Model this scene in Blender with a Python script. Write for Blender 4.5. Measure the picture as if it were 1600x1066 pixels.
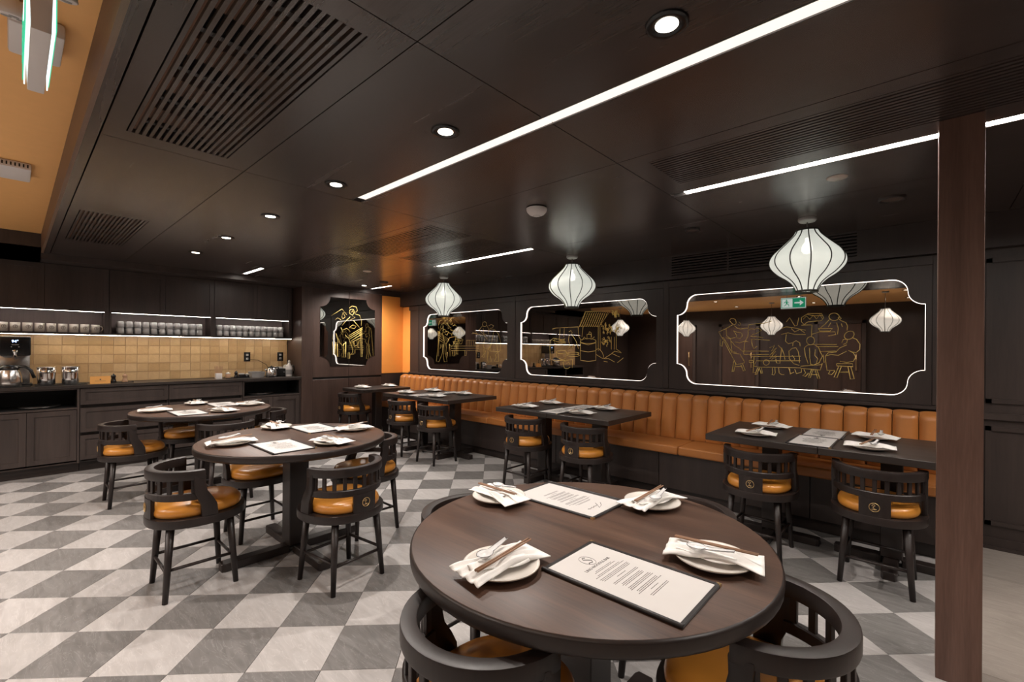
import bpy, bmesh, math, random
from mathutils import Matrix, Vector
random.seed(7)
for o in list(bpy.data.objects):
    bpy.data.objects.remove(o, do_unlink=True)
SC = bpy.context.scene
COL = SC.collection
PI = math.pi
R = math.radians
# ------------------------------------------------------------------ camera, world, exposure
cd = bpy.data.cameras.new('camera'); CAM = bpy.data.objects.new('camera', cd); COL.objects.link(CAM)
cd.sensor_width = 36.0; cd.lens = 36.0 * 712 / 1600; cd.clip_start = 0.02
cd.shift_x = -6.0 / 1600; cd.shift_y = 13.0 / 1600
CAM.matrix_world = Matrix.Translation((0, 0, 1.349)) @ Matrix.Rotation(R(42.1), 4, 'Z') @ Matrix.Rotation(R(90), 4, 'X') @ Matrix.Rotation(0.007, 4, 'Z')
SC.camera = CAM
W = bpy.data.worlds.new('world'); SC.world = W; W.use_nodes = True
W.node_tree.nodes['Background'].inputs[0].default_value = (0.8, 0.75, 0.7, 1)
W.node_tree.nodes['Background'].inputs[1].default_value = 0.02
SC.view_settings.view_transform = 'Standard'; SC.view_settings.look = 'None'
SC.view_settings.exposure = 0.7; SC.view_settings.gamma = 1.0
SC.view_settings.use_curve_mapping = False
DOWNLIGHT_W = 45.0; REAR_FILL_W = 108.0; SLOT_E = 0.62; LED_E = 1.7; SHADE_E = 0.34
WARM = (1.0, 0.915, 0.845); NEUT = (1.0, 0.92, 0.84)
HC = 2.306      # wooden ceiling
HO = 2.5        # painted ceiling behind the camera
YW = 4.547      # bench wall
XB = -6.75      # front plane of the back bar
XR, YF = 3.4, -4.5
# ------------------------------------------------------------------ helpers
class MB:
    def __init__(s): s.v = []; s.f = []; s.sm = []
    def add(s, vs, fs, smooth=False, M=None):
        b = len(s.v)
        if M is not None: vs = [tuple(M @ Vector(p)) for p in vs]
        s.v += [tuple(p) for p in vs]
        s.f += [tuple(i + b for i in q) for q in fs]; s.sm += [smooth] * len(fs); return s
    def box(s, x0, y0, z0, x1, y1, z1, M=None):
        if x0 > x1: x0, x1 = x1, x0
        if y0 > y1: y0, y1 = y1, y0
        if z0 > z1: z0, z1 = z1, z0
        return s.add([(x0,y0,z0),(x1,y0,z0),(x1,y1,z0),(x0,y1,z0),(x0,y0,z1),(x1,y0,z1),(x1,y1,z1),(x0,y1,z1)],
            [(3,2,1,0),(4,5,6,7),(0,1,5,4),(1,2,6,5),(2,3,7,6),(3,0,4,7)], False, M)
    def lathe(s, prof, n=24, M=None, smooth=True, cap=True):
        vs = []; fs = []
        for r, z in prof:
            for i in range(n):
                a = 2*PI*i/n; vs.append((r*math.cos(a), r*math.sin(a), z))
        for k in range(len(prof)-1):
            for i in range(n):
                j = (i+1) % n; fs.append((k*n+i, k*n+j, (k+1)*n+j, (k+1)*n+i))
        s.add(vs, fs, smooth, M)
        if cap:
            b = len(s.v) - len(vs)
            if prof[0][0] > 1e-5: s.f.append(tuple(b+i for i in reversed(range(n)))); s.sm.append(False)
            if prof[-1][0] > 1e-5: s.f.append(tuple(b+(len(prof)-1)*n+i for i in range(n))); s.sm.append(False)
        return s
    def cyl(s, p0, p1, r0, r1=None, n=12):
        r1 = r0 if r1 is None else r1
        p0 = Vector(p0); p1 = Vector(p1); d = p1-p0
        M = Matrix.Translation(p0) @ d.to_track_quat('Z', 'Y').to_matrix().to_4x4()
        return s.lathe([(r0, 0), (r1, d.length)], n, M)
    def tube(s, pts, r, n=6, closed=False, rz=None):
        pts = [Vector(p) for p in pts]; m = len(pts); vs = []; fs = []
        prev = None
        for i, p in enumerate(pts):
            if closed: t = pts[(i+1) % m] - pts[i-1]
            else: t = pts[min(i+1, m-1)] - pts[max(i-1, 0)]
            t = t.normalized() if t.length > 1e-9 else Vector((0,0,1))
            if prev is None: q = t.to_track_quat('Z', 'Y'); nx = q @ Vector((1,0,0))
            else:
                nx = prev - t*prev.dot(t); nx = nx.normalized() if nx.length > 1e-6 else t.to_track_quat('Z','Y') @ Vector((1,0,0))
            prev = nx; ny = t.cross(nx)
            rr = r(i/(m-1)) if callable(r) else r
            for k in range(n):
                a = 2*PI*k/n; vs.append(tuple(p + nx*(rr*math.cos(a)) + ny*(rr*math.sin(a))))
        for i in range(m if closed else m-1):
            for k in range(n):
                j = (k+1) % n; b = ((i+1) % m)*n
                fs.append((i*n+k, i*n+j, b+j, b+k))
        if not closed:
            fs.append(tuple(reversed(range(n)))); fs.append(tuple((m-1)*n+k for k in range(n)))
        return s.add(vs, fs, True)
    def prism(s, poly, z0, z1, M=None, smooth=False):
        n = len(poly); vs = [(x,y,z0) for x,y in poly]+[(x,y,z1) for x,y in poly]
        fs = [tuple(reversed(range(n))), tuple(range(n, 2*n))]
        b = len(s.v); s.add(vs, fs, False, M)
        s.f += [(b+i, b+(i+1)%n, b+n+(i+1)%n, b+n+i) for i in range(n)]; s.sm += [smooth]*n
        return s
    def band(s, path, z0, z1, w):
        """vertical-walled band of width w along a flat open path, from z0 to z1"""
        m = len(path); vs = []; fs = []
        for i, (x, y) in enumerate(path):
            a = path[max(i-1,0)]; c = path[min(i+1,m-1)]
            t = Vector((c[0]-a[0], c[1]-a[1])).normalized(); nx, ny = -t.y*w/2, t.x*w/2
            vs += [(x+nx,y+ny,z0),(x-nx,y-ny,z0),(x-nx,y-ny,z1),(x+nx,y+ny,z1)]
        for i in range(m-1):
            for k in range(4):
                j = (k+1) % 4; fs.append((i*4+k, i*4+j, i*4+4+j, i*4+4+k))
        fs.append((3,2,1,0)); e = (m-1)*4; fs.append((e,e+1,e+2,e+3))
        return s.add(vs, fs, False)
    def grid(s, fn, nu, nv, smooth=True, M=None):
        vs = [fn(i/nu, j/nv) for j in range(nv+1) for i in range(nu+1)]
        fs = [(j*(nu+1)+i, j*(nu+1)+i+1, (j+1)*(nu+1)+i+1, (j+1)*(nu+1)+i) for j in range(nv) for i in range(nu)]
        return s.add(vs, fs, smooth, M)
    def mesh(s, name, mat=None, bevel=0, seg=2, solid=0):
        me = bpy.data.meshes.new(name); me.from_pydata(s.v, [], s.f)
        me.polygons.foreach_set('use_smooth', s.sm)
        bm = bmesh.new(); bm.from_mesh(me)
        bmesh.ops.recalc_face_normals(bm, faces=bm.faces)
        if bevel:
            es = [e for e in bm.edges if len(e.link_faces) == 2 and e.calc_face_angle(0) > 0.6]
            bmesh.ops.bevel(bm, geom=es, offset=bevel, segments=seg, profile=0.6, affect='EDGES', clamp_overlap=True)
            if seg > 1:
                for f in bm.faces: f.smooth = True
        if solid: bmesh.ops.solidify(bm, geom=bm.faces[:], thickness=solid)
        bm.to_mesh(me); bm.free()
        if bevel and seg > 1:
            me.set_sharp_from_angle(angle=R(38))
        if mat: me.materials.append(mat)
        me.update(); return me
def link(name, me, parent=None, loc=None, rot=None):
    o = bpy.data.objects.new(name, me); COL.objects.link(o)
    if parent is not None: o.parent = parent
    if loc is not None: o.location = loc
    if rot is not None: o.rotation_euler = rot
    return o
def obj(name, mb, mat, parent=None, bevel=0, seg=2, solid=0):
    return link(name, mb.mesh(name, mat, bevel, seg, solid), parent)
CACHE = {}
def part(name, key, fn, mat, parent, bevel=0, seg=2, solid=0, loc=None, rot=None):
    k = (key, mat.name)
    if k not in CACHE: CACHE[k] = fn().mesh(name, mat, bevel, seg, solid)
    return link(name, CACHE[k], parent, loc, rot)
def tag(o, label, cat, group=None, kind=None):
    o['label'] = label; o['category'] = cat
    if group: o['group'] = group
    if kind: o['kind'] = kind
    return o
def thing(name, label, cat, loc=(0,0,0), rz=0, group=None):
    o = bpy.data.objects.new(name, None); COL.objects.link(o)
    o.empty_display_size = 0.1; o.location = loc; o.rotation_euler = (0,0,rz)
    return tag(o, label, cat, group)
def struct(name, mb, mat, **k):
    o = obj(name, mb, mat, **k); o['kind'] = 'structure'; return o
def sempty(name):
    o = bpy.data.objects.new(name, None); COL.objects.link(o); o['kind'] = 'structure'; return o
# ------------------------------------------------------------------ materials
def nt(name):
    m = bpy.data.materials.new(name); m.use_nodes = True
    n = m.node_tree; return m, n, n.nodes['Principled BSDF']
def plain(name, col, rough=0.5, metal=0.0, spec=0.5, coat=0.0, bump=0.0, bscale=200, var=0.12):
    m, n, b = nt(name)
    b.inputs['Base Color'].default_value = (*col, 1); b.inputs['Roughness'].default_value = rough
    b.inputs['Metallic'].default_value = metal; b.inputs['Specular IOR Level'].default_value = spec
    b.inputs['Coat Weight'].default_value = coat
    tc = n.nodes.new('ShaderNodeTexCoord'); nz = n.nodes.new('ShaderNodeTexNoise'); nz.inputs['Scale'].default_value = bscale/12
    nz.inputs['Detail'].default_value = 4
    n.links.new(tc.outputs['Object'], nz.inputs['Vector'])
    if var:
        mx = n.nodes.new('ShaderNodeMix'); mx.data_type = 'RGBA'
        mx.inputs[6].default_value = (*[c*(1-var) for c in col], 1); mx.inputs[7].default_value = (*[min(1, c*(1+var)) for c in col], 1)
        n.links.new(nz.outputs['Fac'], mx.inputs[0]); n.links.new(mx.outputs[2], b.inputs['Base Color'])
    if bump:
        n2 = n.nodes.new('ShaderNodeTexNoise'); n2.inputs['Scale'].default_value = bscale; n2.inputs['Detail'].default_value = 3
        n.links.new(tc.outputs['Object'], n2.inputs['Vector'])
        bp = n.nodes.new('ShaderNodeBump'); bp.inputs['Strength'].default_value = bump; bp.inputs['Distance'].default_value = 0.002
        n.links.new(n2.outputs['Fac'], bp.inputs['Height']); n.links.new(bp.outputs['Normal'], b.inputs['Normal'])
    return m
def wood(name, dark, light, rough=0.4, axis='Z', scale=9.0, bump=0.08, spec=0.5, rvar=0.08, coords='Object'):
    m, n, b = nt(name)
    tc = n.nodes.new('ShaderNodeTexCoord'); mp = n.nodes.new('ShaderNodeMapping')
    st = {'X': (0.06,1,1), 'Y': (1,0.06,1), 'Z': (1,1,0.06)}[axis]
    mp.inputs['Scale'].default_value = st
    oi = n.nodes.new('ShaderNodeObjectInfo'); ml = n.nodes.new('ShaderNodeMath'); ml.operation = 'MULTIPLY'; ml.inputs[1].default_value = 37.0
    n.links.new(oi.outputs['Random'], ml.inputs[0]); n.links.new(ml.outputs[0], mp.inputs['Location'])
    n.links.new(tc.outputs[coords], mp.inputs['Vector'])
    nz = n.nodes.new('ShaderNodeTexNoise'); nz.inputs['Scale'].default_value = scale; nz.inputs['Detail'].default_value = 8; nz.inputs['Roughness'].default_value = 0.62; nz.inputs['Distortion'].default_value = 0.6
    nf = n.nodes.new('ShaderNodeTexNoise'); nf.inputs['Scale'].default_value = scale*14; nf.inputs['Detail'].default_value = 3
    n.links.new(mp.outputs[0], nz.inputs['Vector']); n.links.new(mp.outputs[0], nf.inputs['Vector'])
    ad = n.nodes.new('ShaderNodeMath'); ad.operation = 'MULTIPLY_ADD'; ad.inputs[1].default_value = 0.35
    n.links.new(nf.outputs['Fac'], ad.inputs[0]); n.links.new(nz.outputs['Fac'], ad.inputs[2])
    cr = n.nodes.new('ShaderNodeValToRGB'); cr.color_ramp.elements[0].position = 0.45; cr.color_ramp.elements[1].position = 0.9
    cr.color_ramp.elements[0].color = (*dark, 1); cr.color_ramp.elements[1].color = (*light, 1)
    n.links.new(ad.outputs[0], cr.inputs[0]); n.links.new(cr.outputs[0], b.inputs['Base Color'])
    rr = n.nodes.new('ShaderNodeMapRange'); rr.inputs['To Min'].default_value = rough-rvar; rr.inputs['To Max'].default_value = rough+rvar
    n.links.new(nz.outputs['Fac'], rr.inputs['Value']); n.links.new(rr.outputs[0], b.inputs['Roughness'])
    b.inputs['Specular IOR Level'].default_value = spec
    bp = n.nodes.new('ShaderNodeBump'); bp.inputs['Strength'].default_value = bump; bp.inputs['Distance'].default_value = 0.001
    n.links.new(nf.outputs['Fac'], bp.inputs['Height']); n.links.new(bp.outputs['Normal'], b.inputs['Normal'])
    return m
def stone(name, c0, c1, vein, rough=0.42):
    m, n, b = nt(name)
    tc = n.nodes.new('ShaderNodeTexCoord'); oi = n.nodes.new('ShaderNodeObjectInfo'); ge = n.nodes.new('ShaderNodeNewGeometry')
    ad = n.nodes.new('ShaderNodeMath'); ad.operation = 'ADD'
    n.links.new(oi.outputs['Random'], ad.inputs[0]); n.links.new(ge.outputs['Random Per Island'], ad.inputs[1])
    ml = n.nodes.new('ShaderNodeMath'); ml.operation = 'MULTIPLY'; ml.inputs[1].default_value = 23.0; n.links.new(ad.outputs[0], ml.inputs[0])
    mp = n.nodes.new('ShaderNodeMapping'); n.links.new(tc.outputs['Object'], mp.inputs['Vector']); n.links.new(ml.outputs[0], mp.inputs['Location'])
    n1 = n.nodes.new('ShaderNodeTexNoise'); n1.inputs['Scale'].default_value = 5; n1.inputs['Detail'].default_value = 7; n1.inputs['Distortion'].default_value = 1.2
    mp2 = n.nodes.new('ShaderNodeMapping'); mp2.inputs['Rotation'].default_value = (0,0,0.7); mp2.inputs['Scale'].default_value = (1,4.5,1)
    n.links.new(mp.outputs[0], mp2.inputs['Vector']); n.links.new(mp2.outputs[0], n1.inputs['Vector'])
    cr = n.nodes.new('ShaderNodeValToRGB'); cr.color_ramp.elements[0].color = (*c0,1); cr.color_ramp.elements[1].color = (*c1,1)
    cr.color_ramp.elements[0].position = 0.3; cr.color_ramp.elements[1].position = 0.7
    n.links.new(n1.outputs['Fac'], cr.inputs[0])
    n2 = n.nodes.new('ShaderNodeTexNoise'); n2.inputs['Scale'].default_value = 3.2; n2.inputs['Detail'].default_value = 5; n2.inputs['Distortion'].default_value = 2.5
    n.links.new(mp2.outputs[0], n2.inputs['Vector'])
    v = n.nodes.new('ShaderNodeValToRGB'); e = v.color_ramp.elements; e[0].position = 0.485; e[0].color = (0,0,0,1); e[1].position = 0.5; e[1].color = (.45,.45,.45,1)
    x = e.new(0.515); x.color = (0,0,0,1)
    n.links.new(n2.outputs['Fac'], v.inputs[0])
    mx = n.nodes.new('ShaderNodeMix'); mx.data_type = 'RGBA'; mx.inputs[7].default_value = (*vein,1)
    n.links.new(v.outputs[0], mx.inputs[0]); n.links.new(cr.outputs[0], mx.inputs[6])
    fr = n.nodes.new('ShaderNodeMath'); fr.operation = 'FRACT'; n.links.new(ml.outputs[0], fr.inputs[0])
    mr = n.nodes.new('ShaderNodeMapRange'); mr.inputs['To Min'].default_value = 0.9; mr.inputs['To Max'].default_value = 1.1; n.links.new(fr.outputs[0], mr.inputs['Value'])
    vm = n.nodes.new('ShaderNodeVectorMath'); vm.operation = 'SCALE'; n.links.new(mx.outputs[2], vm.inputs[0]); n.links.new(mr.outputs[0], vm.inputs['Scale'])
    n.links.new(vm.outputs[0], b.inputs['Base Color'])
    n3 = n.nodes.new('ShaderNodeTexNoise'); n3.inputs['Scale'].default_value = 90; n3.inputs['Detail'].default_value = 5; n.links.new(tc.outputs['Object'], n3.inputs['Vector'])
    bp = n.nodes.new('ShaderNodeBump'); bp.inputs['Strength'].default_value = 0.15; bp.inputs['Distance'].default_value = 0.001
    n.links.new(n3.outputs['Fac'], bp.inputs['Height']); n.links.new(bp.outputs['Normal'], b.inputs['Normal'])
    b.inputs['Roughness'].default_value = rough; b.inputs['Specular IOR Level'].default_value = 0.4
    return m
def glow(name, col, strength, mix=None):
    m, n, b = nt(name)
    b.inputs['Base Color'].default_value = (*[c*0.6 for c in col],1); b.inputs['Emission Color'].default_value = (*col,1); b.inputs['Emission Strength'].default_value = strength
    b.inputs['Roughness'].default_value = 0.6
    if mix:
        out = n.nodes['Material Output']; tr = n.nodes.new('ShaderNodeBsdfTransparent'); ms = n.nodes.new('ShaderNodeMixShader'); ms.inputs[0].default_value = mix
        n.links.new(b.outputs[0], ms.inputs[1]); n.links.new(tr.outputs[0], ms.inputs[2]); n.links.new(ms.outputs[0], out.inputs[0])
    return m
def glassy(name, col, rough=0.02, ior=1.45):
    m, n, b = nt(name)
    b.inputs['Base Color'].default_value = (*col,1); b.inputs['Roughness'].default_value = rough
    b.inputs['Transmission Weight'].default_value = 1.0; b.inputs['IOR'].default_value = ior
    return m
M = {}
M['wall'] = wood('wall_veneer', (.026,.0185,.0165), (.046,.032,.028), .42)
M['ceil'] = wood('ceiling_veneer', (.040,.030,.0265), (.060,.045,.040), .26, axis='X', spec=.9, bump=.02, rvar=.04)
M['cab'] = wood('cabinet_veneer', (.036,.026,.023), (.064,.046,.040), .45)
M['column'] = wood('walnut_column', (.080,.040,.028), (.165,.090,.066), .42, scale=11)
M['bwall'] = wood('cabinet_walnut', (.040,.023,.018), (.078,.046,.036), .42)
M['top'] = wood('table_walnut', (.036,.018,.0125), (.112,.060,.039), .44, axis='X', scale=11, bump=.12, spec=.4)
M['btop'] = wood('dark_table', (.022,.017,.015), (.036,.027,.023), .40, axis='X', scale=11)
M['edge'] = wood('dark_edge', (.018,.013,.012), (.030,.021,.018), .38, axis='X')
M['chair'] = wood('chair_ebony', (.0115,.0075,.0066), (.023,.0145,.0125), .42, bump=.03)
M['seat'] = plain('amber_leather', (.58,.235,.035), .30, spec=.55, coat=.15, bump=.12, bscale=160, var=.10)
M['bench'] = plain('tan_leather', (.44,.165,.042), .36, spec=.5, bump=.12, bscale=160, var=.08)
M['tileL'] = stone('light_stone', (.385,.364,.354), (.475,.454,.444), (.60,.58,.565))
M['tileD'] = stone('dark_stone', (.140,.133,.128), (.210,.200,.194), (.34,.33,.32))
M['taupe'] = stone('taupe_stone', (.25,.215,.19), (.31,.27,.24), (.36,.33,.30), .55)
M['grout'] = plain('grout', (.20,.185,.175), .8)
M['orange'] = plain('ochre_paint', (.90,.49,.18), .55, bump=.05, var=.04)
M['orange2'] = plain('orange_panel', (.90,.36,.075), .5, bump=.03, var=.03)
M['shelfback'] = wood('shelf_back_veneer', (.12,.085,.08), (.17,.125,.118), .45)
M['fascia'] = wood('soffit_wood', (.12,.070,.045), (.20,.120,.080), .5, axis='X')
M['black'] = plain('matte_black', (.006,.006,.006), .6)
M['blackg'] = plain('gloss_black', (.008,.008,.009), .2, spec=.6)
M['void'] = plain('void_black', (.010,.009,.008), .8)
M['white'] = plain('white_plastic', (.72,.68,.66), .4, var=.03)
M['grey'] = plain('grey_plastic', (.30,.29,.28), .5)
M['ceramic'] = plain('plate_ceramic', (.66,.62,.57), .18, spec=.6, var=.04)
M['rim'] = plain('plate_rim', (.32,.26,.20), .3)
M['linen'] = plain('white_linen', (.80,.78,.75), .85, bump=.35, bscale=500, var=.04)
M['spoon'] = None
M['stick'] = wood('stick_wood', (.20,.105,.055), (.36,.21,.13), .5, axis='X', scale=20)
M['paper'] = plain('menu_paper', (.58,.555,.535), .6, var=.03)
M['ink'] = plain('print_ink', (.07,.06,.055), .7)
M['cover'] = plain('menu_cover', (.020,.017,.017), .42, bump=.15, bscale=400)
M['brass'] = plain('brass', (.78,.56,.28), .28, metal=1.0)
M['gold'] = plain('gold_line', (.95,.67,.20), .4, metal=.1)
M['steel'] = plain('steel', (.62,.60,.58), .22, metal=1.0)
M['chrome'] = plain('chrome', (.75,.74,.73), .08, metal=1.0)
M['alu'] = plain('grey_metal', (.16,.15,.145), .35, metal=.8)
M['duct'] = plain('duct_board', (.26,.14,.085), .7)
M['mirror'] = plain('smoked_mirror', (.38,.35,.33), .015, metal=1.0, var=0)
M['mirror2'] = plain('clear_mirror', (.72,.72,.69), .02, metal=1.0, var=0)
M['slot'] = glow('slot_diffuser', NEUT, SLOT_E)
M['slot2'] = glow('slot_diffuser_narrow', NEUT, 46.0)
M['slot3'] = glow('slot_diffuser_short', NEUT, 20.0)
M['led'] = glow('led_line', (1.0,.88,.80), LED_E)
M['led2'] = glow('cabinet_led', (1.0,.86,.70), 28.0)
M['led3'] = glow('shelf_led', (1.0,.92,.84), 15.0)
M['dl'] = glow('downlight_lens', (1.0,.88,.72), 9.0)
M['shade'] = glow('lantern_silk', (.95,.97,.88), SHADE_E, mix=.10)
M['shade2'] = glow('lantern_silk_rear', (.98,.96,.88), .85, mix=.10)
M['bulb'] = glow('bulb_glass', (1.0,.96,.85), 4.0)
M['ribm'] = plain('lantern_rib', (.028,.027,.020), .5)
M['olive'] = plain('olive_rib', (.10,.095,.022), .5)
M['zellige'] = None
M['glass'] = glassy('clear_glass', (.96,.98,.98))
def tumbler_glass():
    m, n, b = nt('pressed_glass'); b.inputs['Base Color'].default_value = (.93,.93,.93,1); b.inputs['Roughness'].default_value = .08
    b.inputs['Transmission Weight'].default_value = .5; b.inputs['Coat Weight'].default_value = .6; b.inputs['Coat Roughness'].default_value = .05
    tc = n.nodes.new('ShaderNodeTexCoord'); wv = n.nodes.new('ShaderNodeTexNoise'); wv.inputs['Scale'].default_value = 60; n.links.new(tc.outputs['Object'], wv.inputs['Vector'])
    bp = n.nodes.new('ShaderNodeBump'); bp.inputs['Strength'].default_value = .5; bp.inputs['Distance'].default_value = .004
    n.links.new(wv.outputs['Fac'], bp.inputs['Height']); n.links.new(bp.outputs['Normal'], b.inputs['Normal']); return m
M['tglass'] = tumbler_glass()
M['spoon'] = tumbler_glass(); M['spoon'].name = 'spoon_glaze'; M['spoon'].node_tree.nodes['Principled BSDF'].inputs['Transmission Weight'].default_value = .35
M['cork'] = plain('pale_wood', (.45,.27,.16), .6)
M['card'] = plain('card_amber', (.85,.42,.11), .6, var=.03)
M['mug'] = plain('mug_cream', (.60,.55,.49), .3, var=.03)
M['display'] = glow('display_blue', (.35,.55,1.0), 5.0)
M['green'] = glow('exit_green', (.02,.42,.22), .7)
M['pict'] = glow('exit_white', (.85,1.0,1.0), .8)
M['red'] = plain('red_print', (.55,.03,.03), .6)
def zellige():
    m, n, b = nt('zellige_tile')
    oi = n.nodes.new('ShaderNodeObjectInfo'); cr = n.nodes.new('ShaderNodeValToRGB')
    e = cr.color_ramp.elements; e[0].color = (.44,.285,.135,1); e[1].color = (.57,.395,.215,1)
    n.links.new(oi.outputs['Random'], cr.inputs[0])
    tc = n.nodes.new('ShaderNodeTexCoord'); nz = n.nodes.new('ShaderNodeTexNoise'); nz.inputs['Scale'].default_value = 18; nz.inputs['Detail'].default_value = 5; nz.inputs['Distortion'].default_value = 1.0
    n.links.new(tc.outputs['Object'], nz.inputs['Vector'])
    mr = n.nodes.new('ShaderNodeMapRange'); mr.inputs['To Min'].default_value = .82; mr.inputs['To Max'].default_value = 1.15; n.links.new(nz.outputs['Fac'], mr.inputs['Value'])
    vm = n.nodes.new('ShaderNodeVectorMath'); vm.operation = 'SCALE'; n.links.new(cr.outputs[0], vm.inputs[0]); n.links.new(mr.outputs[0], vm.inputs['Scale'])
    n.links.new(vm.outputs[0], b.inputs['Base Color']); b.inputs['Roughness'].default_value = .28
    bp = n.nodes.new('ShaderNodeBump'); bp.inputs['Strength'].default_value = .35; bp.inputs['Distance'].default_value = .004
    n.links.new(nz.outputs['Fac'], bp.inputs['Height']); n.links.new(bp.outputs['Normal'], b.inputs['Normal'])
    return m
M['zellige'] = zellige()
def text_mb(txt, size, Mx, depth=0.0004, align='CENTER'):
    cu = bpy.data.curves.new('t', 'FONT'); cu.body = txt; cu.size = size; cu.align_x = align; cu.align_y = 'CENTER'; cu.extrude = depth; cu.resolution_u = 2
    o = bpy.data.objects.new('t', cu); COL.objects.link(o)
    dg = bpy.context.evaluated_depsgraph_get(); me = bpy.data.meshes.new_from_object(o.evaluated_get(dg))
    b = MB(); b.add([tuple(v.co) for v in me.vertices], [tuple(p.vertices) for p in me.polygons], False, Mx)
    bpy.data.objects.remove(o, do_unlink=True); bpy.data.curves.remove(cu); bpy.data.meshes.remove(me)
    return b
def spot(x, y, z, power, col, deg=158, blend=.85, rad=.018):
    l = bpy.data.lights.new('downlight_beam', 'SPOT'); l.energy = power; l.color = col; l.spot_size = R(deg); l.spot_blend = blend; l.shadow_soft_size = rad
    o = bpy.data.objects.new('downlight_beam', l); COL.objects.link(o); o.location = (x, y, z); return o
# ------------------------------------------------------------------ floor
def clip(poly, x0, x1, y0, y1):
    for ax, lim, sg in ((0,x0,1),(0,x1,-1),(1,y0,1),(1,y1,-1)):
        out = []
        for i in range(len(poly)):
            a = poly[i-1]; b = poly[i]; ia = sg*(a[ax]-lim) >= 0; ib = sg*(b[ax]-lim) >= 0
            if ia != ib:
                t = (lim-a[ax])/(b[ax]-a[ax]); out.append((a[0]+(b[0]-a[0])*t, a[1]+(b[1]-a[1])*t))
            if ib: out.append(b)
        poly = out
        if len(poly) < 3: return []
    return poly
def tile_mb(poly, mb, c=(0,0)):
    n = len(poly); cx = sum(p[0] for p in poly)/n; cy = sum(p[1] for p in poly)/n
    def ins(d):
        o = []
        for i in range(n):
            a, p, q = poly[i-1], poly[i], poly[(i+1) % n]
            e1 = Vector((p[0]-a[0], p[1]-a[1])); e2 = Vector((q[0]-p[0], q[1]-p[1]))
            if e1.length < 1e-6 or e2.length < 1e-6: o.append(p); continue
            e1.normalize(); e2.normalize(); n1 = Vector((-e1.y, e1.x)); n2 = Vector((-e2.y, e2.x)); k = n1+n2
            k = k/max(.3, k.dot(n1)); o.append((p[0]+k.x*d, p[1]+k.y*d))
        return o
    a = ins(.0008); b = ins(.0022); vs = [(x-c[0],y-c[1],-.008) for x,y in a]+[(x-c[0],y-c[1],-.0012) for x,y in a]+[(x-c[0],y-c[1],0) for x,y in b]
    fs = [tuple(range(2*n,3*n))]
    for k in (0,1): fs += [(k*n+i, k*n+(i+1)%n, (k+1)*n+(i+1)%n, (k+1)*n+i) for i in range(n)]
    mb.add(vs, fs)
floor = struct('floor', MB().box(-7.3, YF, -.06, XR, YW, -.0035), M['grout'])
TS = .31; Q = math.sqrt(.5)
ec = (Q, Q); er = (Q, -Q); OT = (-6.480, .2165)
cells = []
for r in range(-30, 40):
    for c in range(-30, 60):
        k = [(OT[0]+TS*(cc*ec[0]+rr*er[0]), OT[1]+TS*(cc*ec[1]+rr*er[1])) for rr, cc in ((r,c),(r+1,c),(r+1,c+1),(r,c+1))]
        pl = clip(k, -6.68, .12, YF, 4.05)
        if len(pl) < 3: continue
        area = abs(sum(pl[i-1][0]*pl[i][1]-pl[i][0]*pl[i-1][1] for i in range(len(pl))))/2
        if area < .0015: continue
        s_ = sum(pl[i-1][0]*pl[i][1]-pl[i][0]*pl[i-1][1] for i in range(len(pl)))
        if s_ < 0: pl = pl[::-1]
        mx = sum(p[0] for p in pl)/len(pl); my = sum(p[1] for p in pl)/len(pl)
        dep = -.670*mx+.742*my; lat = .742*mx+.670*my
        vis = dep > 1.2 and abs(lat) < dep*1.16
        cells.append(((0 if vis else 1, dep), pl, (r+c) % 2, area, (mx,my)))
cells.sort(key=lambda t: t[0])
rest = [MB(), MB()]
full = {}
for i, (kk, pl, par, area, c) in enumerate(cells):
    mat = M['tileD'] if par == 0 else M['tileL']
    if i < 292 and kk[0] == 0:
        if abs(area-TS*TS) < 1e-5:
            if par not in full:
                b = MB(); tile_mb(pl, b, c); full[par] = b.mesh('tile', mat)
            me = full[par]
        else:
            b = MB(); tile_mb(pl, b, c); me = b.mesh('tile', mat)
        link('tile', me, floor, (c[0], c[1], 0))
    else: tile_mb(pl, rest[par])
for par in (0, 1):
    if rest[par].v:
        o = obj('tile', rest[par], M['tileD'] if par == 0 else M['tileL'], floor); o['kind'] = 'stuff'
# plain stone beyond the column
x = .12
while x < XR:
    y = 4.545
    while y > YF:
        pl = clip([(x,y-.6),(x+.6,y-.6),(x+.6,y),(x,y)], .12, XR, YF, 4.545)
        if len(pl) >= 3:
            b = MB(); c = (x+.3, y-.3); tile_mb(pl, b, c); obj('stone_tile', b, M['taupe'], floor).location = (c[0], c[1], 0)
        y -= .6
    x += .6
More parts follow.
